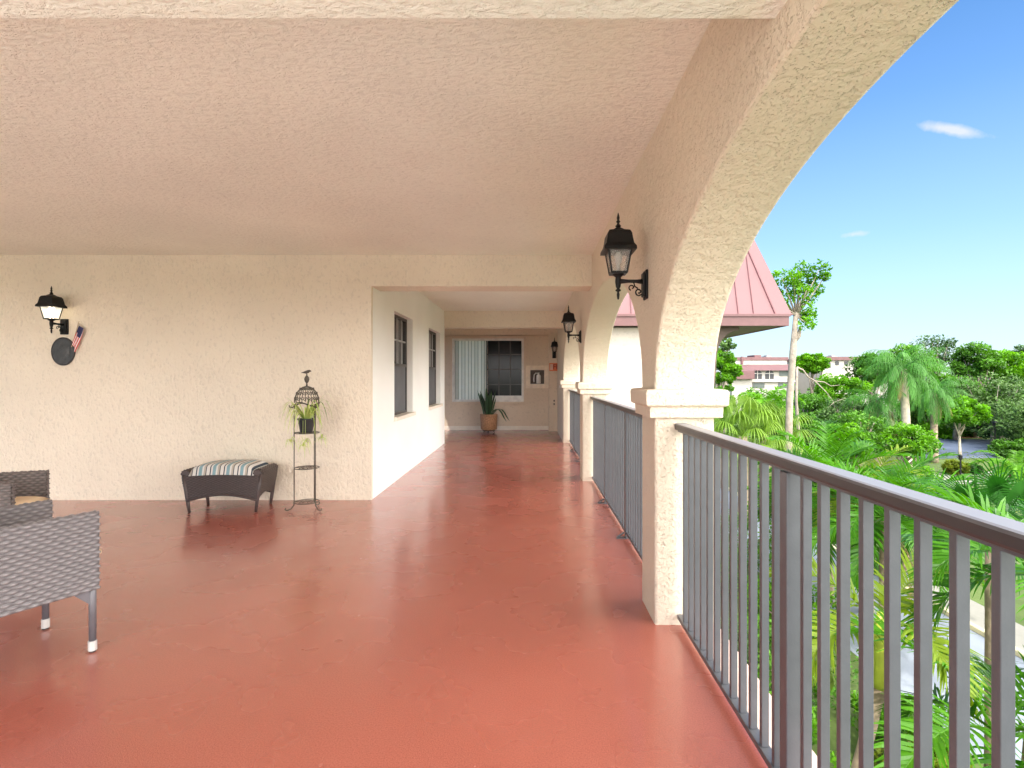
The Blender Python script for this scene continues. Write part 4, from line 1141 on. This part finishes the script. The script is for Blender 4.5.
# trees and palms a step to the side would bring into view
for i, (px, top, hw, Y, mk, lab) in enumerate([
    (1085,350,44,60,'leaf_mid','round tree outside the right edge beside the oaks'),(1150,340,52,58,'leaf_bright','bright tree outside the right edge in the tree line'),
    (1220,352,56,54,'leaf_grey','grey green tree outside the right edge in the tree line'),(1300,336,60,56,'leaf_mid','tall tree outside the right edge in the tree line'),
    (1390,346,66,50,'leaf_bright','wide tree outside the right edge in the tree line'),(1490,330,74,48,'leaf_mid','big tree far outside the right edge'),
    (1620,335,90,44,'leaf_dark','dark tree far outside the right edge'),(1120,400,44,40,'leaf_bright','low tree on the lawn outside the right edge'),
    (1260,405,50,34,'leaf_mid','low tree on the lawn farther outside the right edge')]):
    far_tree(px, top, hw, Y, mk, lab, clumps=44, per=70, size=.17)
for j, (px, py, Y) in enumerate(((1130,470,15),(1230,480,12),(1330,520,10))):
    x, y, z = at(px, py, Y)
    palm('feather_palm', ('leafy palm outside the right edge by the drive','second palm outside the right edge by the drive','nearest palm outside the right edge by the drive')[j], (x,y,G), z-G-.8, .12, 1.9, 16, M['palm_bright'], lift=(1.3,-.3), droop=1.6, leaflets=26, ll=.55, lw=.026, hang=.4, vee=.4, seed=60+j)
# shrubs and ground planting
def shrub(px, Y, hw, h, mk, label, seed=0, name='shrub', size=None, clumps=34, per=110, group=None):
    global RS
    RS = np.random.RandomState(seed+int(px*3))
    rx = hw*Y/F
    x, y, z = base(px, Y)
    root = thing(name, label, 'shrub', (x,y,z), 0, group)
    C = crown_clumps(clumps, rx, rx, h*.5, .3)+np.array([0,0,h*.42])
    m = MB(); leafcloud(m, C, rx*.30, per, size or max(.05,Y*.0032), .8); m.build('foliage', M[mk], root, tint=True)
    m = MB()
    for c in C[:8]: m.tube([(0,0,0),(c[0]*.5,c[1]*.5,c[2]*.5),tuple(c)], [.03,.02,.008], 5)
    m.build('stems', M['bark'], root)
    return root
shrub(955, 38.5, 10, 1.1, 'leaf_yellow', 'yellow green shrub beside the white path below the parking lot')
shrub(972, 39, 8, .8, 'leaf_dark', 'dark reddish shrub right of the yellow one')
shrub(1010, 47, 16, 1.6, 'leaf_mid', 'green shrub behind the short right hand palm')
shrub(940, 62, 18, 2.2, 'leaf_bright', 'green hedge shrub along the back of the parking lot')
shrub(965, 64, 20, 2.4, 'leaf_mid', 'hedge shrub behind the thin trunked small tree')
shrub(990, 63, 16, 2.2, 'leaf_bright', 'hedge shrub at the right end of the parking lot')
shrub(915, 30, 24, 2.2, 'leaf_bright', 'leafy shrub on the lawn before the queen palm')
shrub(790, 27, 22, 2.2, 'leaf_bright', 'leafy shrub at the foot of the tall bare trunk')
shrub(825, 24, 26, 2.0, 'leaf_yellow', 'yellowish shrub right of the tall bare trunk')
i = 0
shr = [(1.9,4.6,.9,1.5,'leaf_bright','bright shrub right below the nearest railing post'),(3.2,6.4,1.1,1.3,'leaf_yellow','variegated yellow shrub below the railing'),
       (2.2,8.6,1.2,2.2,'leaf_mid','tall mid green shrub below the second arch'),(4.4,8.9,1.2,1.3,'leaf_bright','green shrub at the near edge of the garden bed'),
       (5.6,7.6,.9,.8,'leaf_yellow','yellow leafed shrub beside the drive seen through the bars'),(6.9,9.9,1.1,1.0,'leaf_bright','low bright shrub at the drive edge'),
       (5.6,12.0,1.4,1.7,'leaf_mid','rounded mid green shrub in the bed by the drive'),(3.6,11.6,1.2,2.4,'leaf_dark','dark shrub against the white wing'),
       (7.2,14.5,1.2,1.6,'leaf_bright','bright bushy shrub farther along the drive'),(6.2,18.0,1.8,2.6,'leaf_mid','large shrub in front of the wing corner'),
       (8.2,21.0,1.9,2.6,'leaf_bright','large bright shrub where the drive narrows'),(6.6,9.0,.8,.7,'leaf_yellow','small yellow shrub by the drive at the bottom of the view')]
for (x, y, r_, h, mk, lab) in shr:
    RS = np.random.RandomState(int(x*31+y*7))
    root = thing('shrub', lab, 'shrub', (x,y,G), 0)
    C = crown_clumps(30, r_, r_, h*.5, .3)+np.array([0,0,h*.42])
    m = MB(); leafcloud(m, C, r_*.32, 170, .055, .8); m.build('foliage', M[mk], root, tint=True)
    m = MB()
    for c in C[:8]: m.tube([(0,0,0),(c[0]*.5,c[1]*.5,c[2]*.5),tuple(c)], [.03,.02,.008], 5)
    m.build('stems', M['bark'], root)

# grass tufts as ground cover
RS = np.random.RandomState(77)
m = MB()
P = np.stack([RS.uniform(18.6,60,9000), RS.uniform(24,50,9000), np.full(9000, G+.05)], axis=1)
m.quads(leafquads(P, .09, up=.1, asp=.25), RS.uniform(.3,1,9000))
o = m.build('grass_tufts', M['leaf_yellow'], tint=True); tag(o, 'scattered grass tufts on the sunny lawn by the parking lot', 'grass', kind='stuff')

# bare reaching branch right of the tall trunk
br = thing('bare_tree', 'bare branching dead tree leaning right of the tall trunk', 'tree', base(800, 30))
bx = lambda px, py: Vector(at(px, py, 30))-Vector(base(800,30))
m = MB(); m.tube([(0,0,0), bx(799,440), bx(796,400), bx(797,367)], [.12,.10,.08,.06], 6)
m.tube([bx(797,367), bx(803,370), bx(808,377), bx(815,381), bx(824,382), bx(831,386), bx(840,385)], [.05,.045,.04,.035,.028,.018,.008], 6)
m.tube([bx(815,381), bx(826,392), bx(834,402)], [.035,.02,.01], 5); m.tube([bx(834,402),bx(846,398)], [.015,.006], 5)
m.tube([bx(834,402),bx(828,408)], [.015,.006], 5)
m.build('trunk', M['bark'], br, smooth=True)

# lamp post and dark bollard light
lp = thing('lamp_post', 'slim dark lamp post at the right side of the parking lot', 'lamp post', base(995, 50))
hp = tall(427, 50)
m = MB(); m.tube([(0,0,0),(0,0,hp)], .06, 8); m.tube([(0,0,0),(0,0,.3)], .12, 8); m.build('pole', M['black'], lp)
m = MB(); m.tube([(-.75,0,hp-.25),(.2,0,hp-.25)], .04, 6); m.build('arm', M['black'], lp)
m = MB(); m.lathe([(.10,0),(.2,.1),(.2,.35),(.28,.4),(.05,.6)], (0,0,hp), 8); m.build('lamp_head', M['black'], lp)
bl = thing('garden_light', 'small black garden light beside the yellow green shrub', 'light', base(960.5, 37))
m = MB(); m.tube([(0,0,0),(0,0,1.3)], .05, 8); m.build('post', M['black'], bl)
m = MB(); m.lathe([(.06,1.3),(.12,1.34),(.12,1.55),(.16,1.58),(.03,1.68)], (0,0,0), 8); m.build('lamp_head', M['black'], bl)

# ------------------------------------------------------------------ far buildings
BY = 85.0; u = BY/F
def X(px): return (px-CX)*u
def Z(py): return H+(CY-py)*u
bA = thing('apartment_block', 'cream block with pink mansard roof and arched windows left of the tall trunk', 'building', (0, BY, 0))
m = MB(); m.box(X(732), X(752), 0, 12, G, Z(378)); m.box(X(752), X(796), .6, 12, G, Z(369)); m.box(X(736), X(796), 3, 14, Z(369), Z(359.5)); m.build('wall', M['ext_white'], bA)
m = MB(); m.box(X(731), X(752.5), -.8, .0, Z(379), Z(371)); 
m.face([(X(731),-.8,Z(371)),(X(752.5),-.8,Z(371)),(X(752.5),2.9,Z(364.5)),(X(735),2.9,Z(364.5))])
m.face([(X(752.5),-.1,Z(370.5)),(X(797),-.1,Z(370.5)),(X(797),2.9,Z(364)),(X(752.5),2.9,Z(364))])
m.build('roof', M['roof_far'], bA)
m = MB(); m.box(X(735), X(797), 2.8, 14.2, Z(359.5), Z(356.5)); m.box(X(765), X(772), 4, 7, Z(356.5), Z(354)); m.box(X(748),X(750),2.6,3,Z(364),Z(356)); m.build('parapet', M['roof_far'], bA)
for wx in (759, 771):
    m = MB(); w = 4.4*u; z0, z1 = Z(379), Z(373.5); pts = [(X(wx)-w, z0),(X(wx)+w, z0),(X(wx)+w, z1)]
    for k in range(1, 10): a = k*PI/10; pts.append((X(wx)+w*math.cos(a), z1+w*.75*math.sin(a)))
    pts.append((X(wx)-w, z1))
    m.face([(x, .55, z) for x, z in pts]); wo = m.build('window', simple('far_window_dark', (.05,.05,.055), .3), bA)
    m = MB(); m.box(X(wx)-.03, X(wx)+.03, .50, .545, z0, z1+w*.7); m.box(X(wx)-w, X(wx)+w, .50, .545, z1-.03, z1+.03); m.build('muntin', M['frame_white'], wo)
for (a, b_, c, d) in ((781,792,370.5,376),(754,766,383,388),(780,790,383,388)):
    m = MB(); m.box(X(a), X(b_), .5, .58, Z(d), Z(c)); m.build('window', simple('far_window_grey', (.12,.14,.13), .3), bA)
m = MB(); m.box(X(752), X(796), .2, .55, Z(382), Z(379.5)); m.build('balcony_ledge', M['ext_white'], bA)
bB = thing('apartment_block', 'cream far block with arched window and flat pink parapet right of centre', 'building', (0, BY, 0))
m = MB(); m.box(X(823), X(892), 1, 14, G, Z(359.5)); m.box(X(823), X(827), .2, 1, G, Z(357.5)); m.build('wall', M['ext_white'], bB)
m = MB(); m.box(X(822), X(893), .6, 14.4, Z(360), Z(356.6)); m.build('parapet', M['roof_far'], bB)
m = MB(); w = 3.2*u; z0, z1 = Z(368), Z(364); pts = [(X(831)-w, z0),(X(831)+w, z0),(X(831)+w, z1)]
for k in range(1, 10): a = k*PI/10; pts.append((X(831)+w*math.cos(a), z1+w*math.sin(a)))
pts.append((X(831)-w, z1)); m.face([(x, .95, z) for x, z in pts]); m.build('window', bpy.data.materials['far_window_dark'], bB)
for wx in (840.5, 849.8, 862, 873):
    m = MB(); m.box(X(wx-1.8), X(wx+1.8), .93, .98, Z(365), Z(361)); m.build('window', bpy.data.materials['far_window_dark'], bB)
# roof plant on the far block
for k, (px_, lab) in enumerate(((783,'small rooftop unit on the left far block'),(828,'small rooftop unit at the left end of the right far block'),(852,'pair of rooftop units on the right far block'))):
    m = MB(); m.box(X(px_-2.5), X(px_+2.5), 5, 7, Z(356.6), Z(354.8)); m.box(X(px_-1.5), X(px_+1.0), 5.3, 6.5, Z(354.8), Z(353.9))
    o = m.build('rooftop_unit', M['frame_grey']); o.location = (0, BY, 0); tag(o, lab, 'rooftop unit', 'rooftop units on the far blocks')

# ------------------------------------------------------------------ light
FILL_CLOUD = 52.0  # brightness of the added fill bank outside the view
SUN_EL, SUN_AZ = 50, 205      # azimuth in degrees clockwise from +Y: behind the camera and to its left
el, az = R(SUN_EL), R(SUN_AZ)
sd = Vector((math.sin(az)*math.cos(el), math.cos(az)*math.cos(el), math.sin(el)))
L = bpy.data.lights.new('sun', 'SUN'); L.energy = 3.4; L.angle = R(.5); L.color = (1, .95, .87)
so = bpy.data.objects.new('sun', L); COL.objects.link(so); so.rotation_euler = sd.to_track_quat('Z','Y').to_euler(); so.location = (0,0,30)
w = bpy.data.worlds.new('World'); scene.world = w; w.use_nodes = True; nt = w.node_tree
bg = nt.nodes['Background']; bg.inputs[1].default_value = .15
sky = nt.nodes.new('ShaderNodeTexSky'); sky.sky_type = 'NISHITA'; sky.sun_disc = False
sky.sun_elevation = el; sky.sun_rotation = az; sky.air_density = 1.0; sky.dust_density = .6; sky.ozone_density = 2.0
hs = N(nt, 'ShaderNodeMixRGB', blend_type='MULTIPLY'); hs.inputs[0].default_value = 1; hs.inputs[2].default_value = (.66,1.35,1.86,1); nt.links.new(sky.outputs[0], hs.inputs[1])
tc = nt.nodes.new('ShaderNodeTexCoord')
def spot(cpx, cpy, sx, sy, thr):
    """soft cumulus streak: direction-space ellipse broken by noise"""
    d = Vector(((cpx-CX)/F, 1, (CY-cpy)/F)).normalized()
    v = N(nt, 'ShaderNodeVectorMath', operation='SUBTRACT'); v.inputs[1].default_value = d; nt.links.new(tc.outputs['Generated'], v.inputs[0])
    rt = N(nt, 'ShaderNodeVectorRotate', rotation_type='Y_AXIS'); rt.inputs['Angle'].default_value = R(22 if thr else 0); nt.links.new(v.outputs[0], rt.inputs['Vector'])
    sc = N(nt, 'ShaderNodeVectorMath', operation='MULTIPLY'); sc.inputs[1].default_value = (1/sx, 1/sx, 1/sy); nt.links.new(rt.outputs[0], sc.inputs[0])
    ln = N(nt, 'ShaderNodeVectorMath', operation='LENGTH'); nt.links.new(sc.outputs[0], ln.inputs[0])
    no = N(nt, 'ShaderNodeTexNoise', Scale=26.0, Detail=6.0, Roughness=.6); nt.links.new(tc.outputs['Generated'], no.inputs['Vector'])
    a = N(nt, 'ShaderNodeMath', operation='MULTIPLY_ADD'); a.inputs[1].default_value = 1.5; nt.links.new(no.outputs['Fac'], a.inputs[0]); nt.links.new(ln.outputs['Value'], a.inputs[2])
    return ramp(nt, a.outputs[0], [(.75, 1.), (1.0, 0.)]).outputs[0], a
def spotmask(cpx, cpy, sx, sy, rot, st):
    d = Vector(((cpx-CX)/F, 1, (CY-cpy)/F)).normalized()
    v = N(nt, 'ShaderNodeVectorMath', operation='SUBTRACT'); v.inputs[1].default_value = d; nt.links.new(tc.outputs['Generated'], v.inputs[0])
    rt = N(nt, 'ShaderNodeVectorRotate', rotation_type='Y_AXIS'); rt.inputs['Angle'].default_value = R(rot); nt.links.new(v.outputs[0], rt.inputs['Vector'])
    sc = N(nt, 'ShaderNodeVectorMath', operation='MULTIPLY'); sc.inputs[1].default_value = (1/sx, 1/sx, 1/sy); nt.links.new(rt.outputs[0], sc.inputs[0])
    ln = N(nt, 'ShaderNodeVectorMath', operation='LENGTH'); nt.links.new(sc.outputs[0], ln.inputs[0])
    no = N(nt, 'ShaderNodeTexNoise', Scale=30.0, Detail=6.0, Roughness=.6); nt.links.new(tc.outputs['Generated'], no.inputs['Vector'])
    a = N(nt, 'ShaderNodeMath', operation='MULTIPLY_ADD'); a.inputs[1].default_value = 1.2; nt.links.new(no.outputs['Fac'], a.inputs[0]); nt.links.new(ln.outputs['Value'], a.inputs[2])
    mr = N(nt, 'ShaderNodeMapRange'); mr.inputs['From Min'].default_value = .75; mr.inputs['From Max'].default_value = 1.55; mr.inputs['To Min'].default_value = st; mr.inputs['To Max'].default_value = 0
    nt.links.new(a.outputs[0], mr.inputs['Value']); return mr.outputs[0]
masks = [spotmask(952,130,.066,.009,-26,.85), spotmask(856,234,.040,.010,0,.75), spotmask(985,300,.12,.018,0,.35), spotmask(960,333,.20,.022,0,.7), spotmask(800,352,.16,.02,0,.6)]
# wispy band of general cloud near the horizon
sepv = nt.nodes.new('ShaderNodeSeparateXYZ'); nt.links.new(tc.outputs['Generated'], sepv.inputs[0])
mpc = N(nt, 'ShaderNodeMapping'); mpc.inputs['Scale'].default_value = (2.2,2.2,9); nt.links.new(tc.outputs['Generated'], mpc.inputs['Vector'])
nc = N(nt, 'ShaderNodeTexNoise', Scale=1.6, Detail=8.0, Roughness=.58); nt.links.new(mpc.outputs[0], nc.inputs['Vector'])
cr_ = ramp(nt, nc.outputs['Fac'], [(.50, 0.), (.72, 1.)])
hz = ramp(nt, sepv.outputs['Z'], [(0., .75), (.10, .40), (.30, 0.05), (1., 0.05)])
mm = N(nt, 'ShaderNodeMath', operation='MULTIPLY'); nt.links.new(cr_.outputs[0], mm.inputs[0]); nt.links.new(hz.outputs[0], mm.inputs[1])
hv = ramp(nt, sepv.outputs['Z'], [(0., .88), (.09, .62), (.22, .34), (.40, .12), (.60, 0.)])
ma = N(nt, 'ShaderNodeMath', operation='MAXIMUM'); nt.links.new(mm.outputs[0], ma.inputs[0]); nt.links.new(hv.outputs[0], ma.inputs[1])
cur = ma.outputs[0]
for k in masks:
    mx = N(nt, 'ShaderNodeMath', operation='MAXIMUM'); nt.links.new(cur, mx.inputs[0]); nt.links.new(k, mx.inputs[1]); cur = mx.outputs[0]
cm = N(nt, 'ShaderNodeMixRGB'); cm.inputs[2].default_value = (6.3,6.45,6.6,1)
nt.links.new(cur, cm.inputs[0]); nt.links.new(hs.outputs[0], cm.inputs[1]); 
# unseen bright cloud bank added behind the camera and right, to light the terrace
dv = N(nt, 'ShaderNodeVectorMath', operation='DOT_PRODUCT'); dv.inputs[1].default_value = Vector((.74,-.66,.12)).normalized(); nt.links.new(tc.outputs['Generated'], dv.inputs[0])
nb = N(nt, 'ShaderNodeTexNoise', Scale=3.0, Detail=5.0); nt.links.new(tc.outputs['Generated'], nb.inputs['Vector'])
ad = N(nt, 'ShaderNodeMath', operation='MULTIPLY_ADD'); ad.inputs[1].default_value = .35; nt.links.new(nb.outputs['Fac'], ad.inputs[0]); nt.links.new(dv.outputs['Value'], ad.inputs[2])
bk = ramp(nt, ad.outputs[0], [(.34, 0.), (.62, 1.)])
cb = N(nt, 'ShaderNodeMixRGB'); cb.inputs[2].default_value = (FILL_CLOUD, FILL_CLOUD*.97, FILL_CLOUD*.94, 1)
nt.links.new(bk.outputs[0], cb.inputs[0]); nt.links.new(cm.outputs[0], cb.inputs[1]); nt.links.new(cb.outputs[0], bg.inputs[0])

# ------------------------------------------------------------------ camera
cam = bpy.data.cameras.new('camera'); cam.sensor_width = 36; cam.lens = F/1024*36
cam.shift_x = -(CX-512)/1024; cam.shift_y = -(384-CY)/1024
cam.clip_start = .05; cam.clip_end = 3000
co = bpy.data.objects.new('camera', cam); COL.objects.link(co); co.location = (0,0,H); co.rotation_euler = (PI/2,0,0)
scene.camera = co
scene.view_settings.view_transform = 'Standard'; scene.view_settings.look = 'None'; scene.view_settings.exposure = 0
scene.cycles.max_bounces = 8; scene.cycles.diffuse_bounces = 6; scene.cycles.use_denoising = True
scene.cycles.sample_clamp_indirect = 8
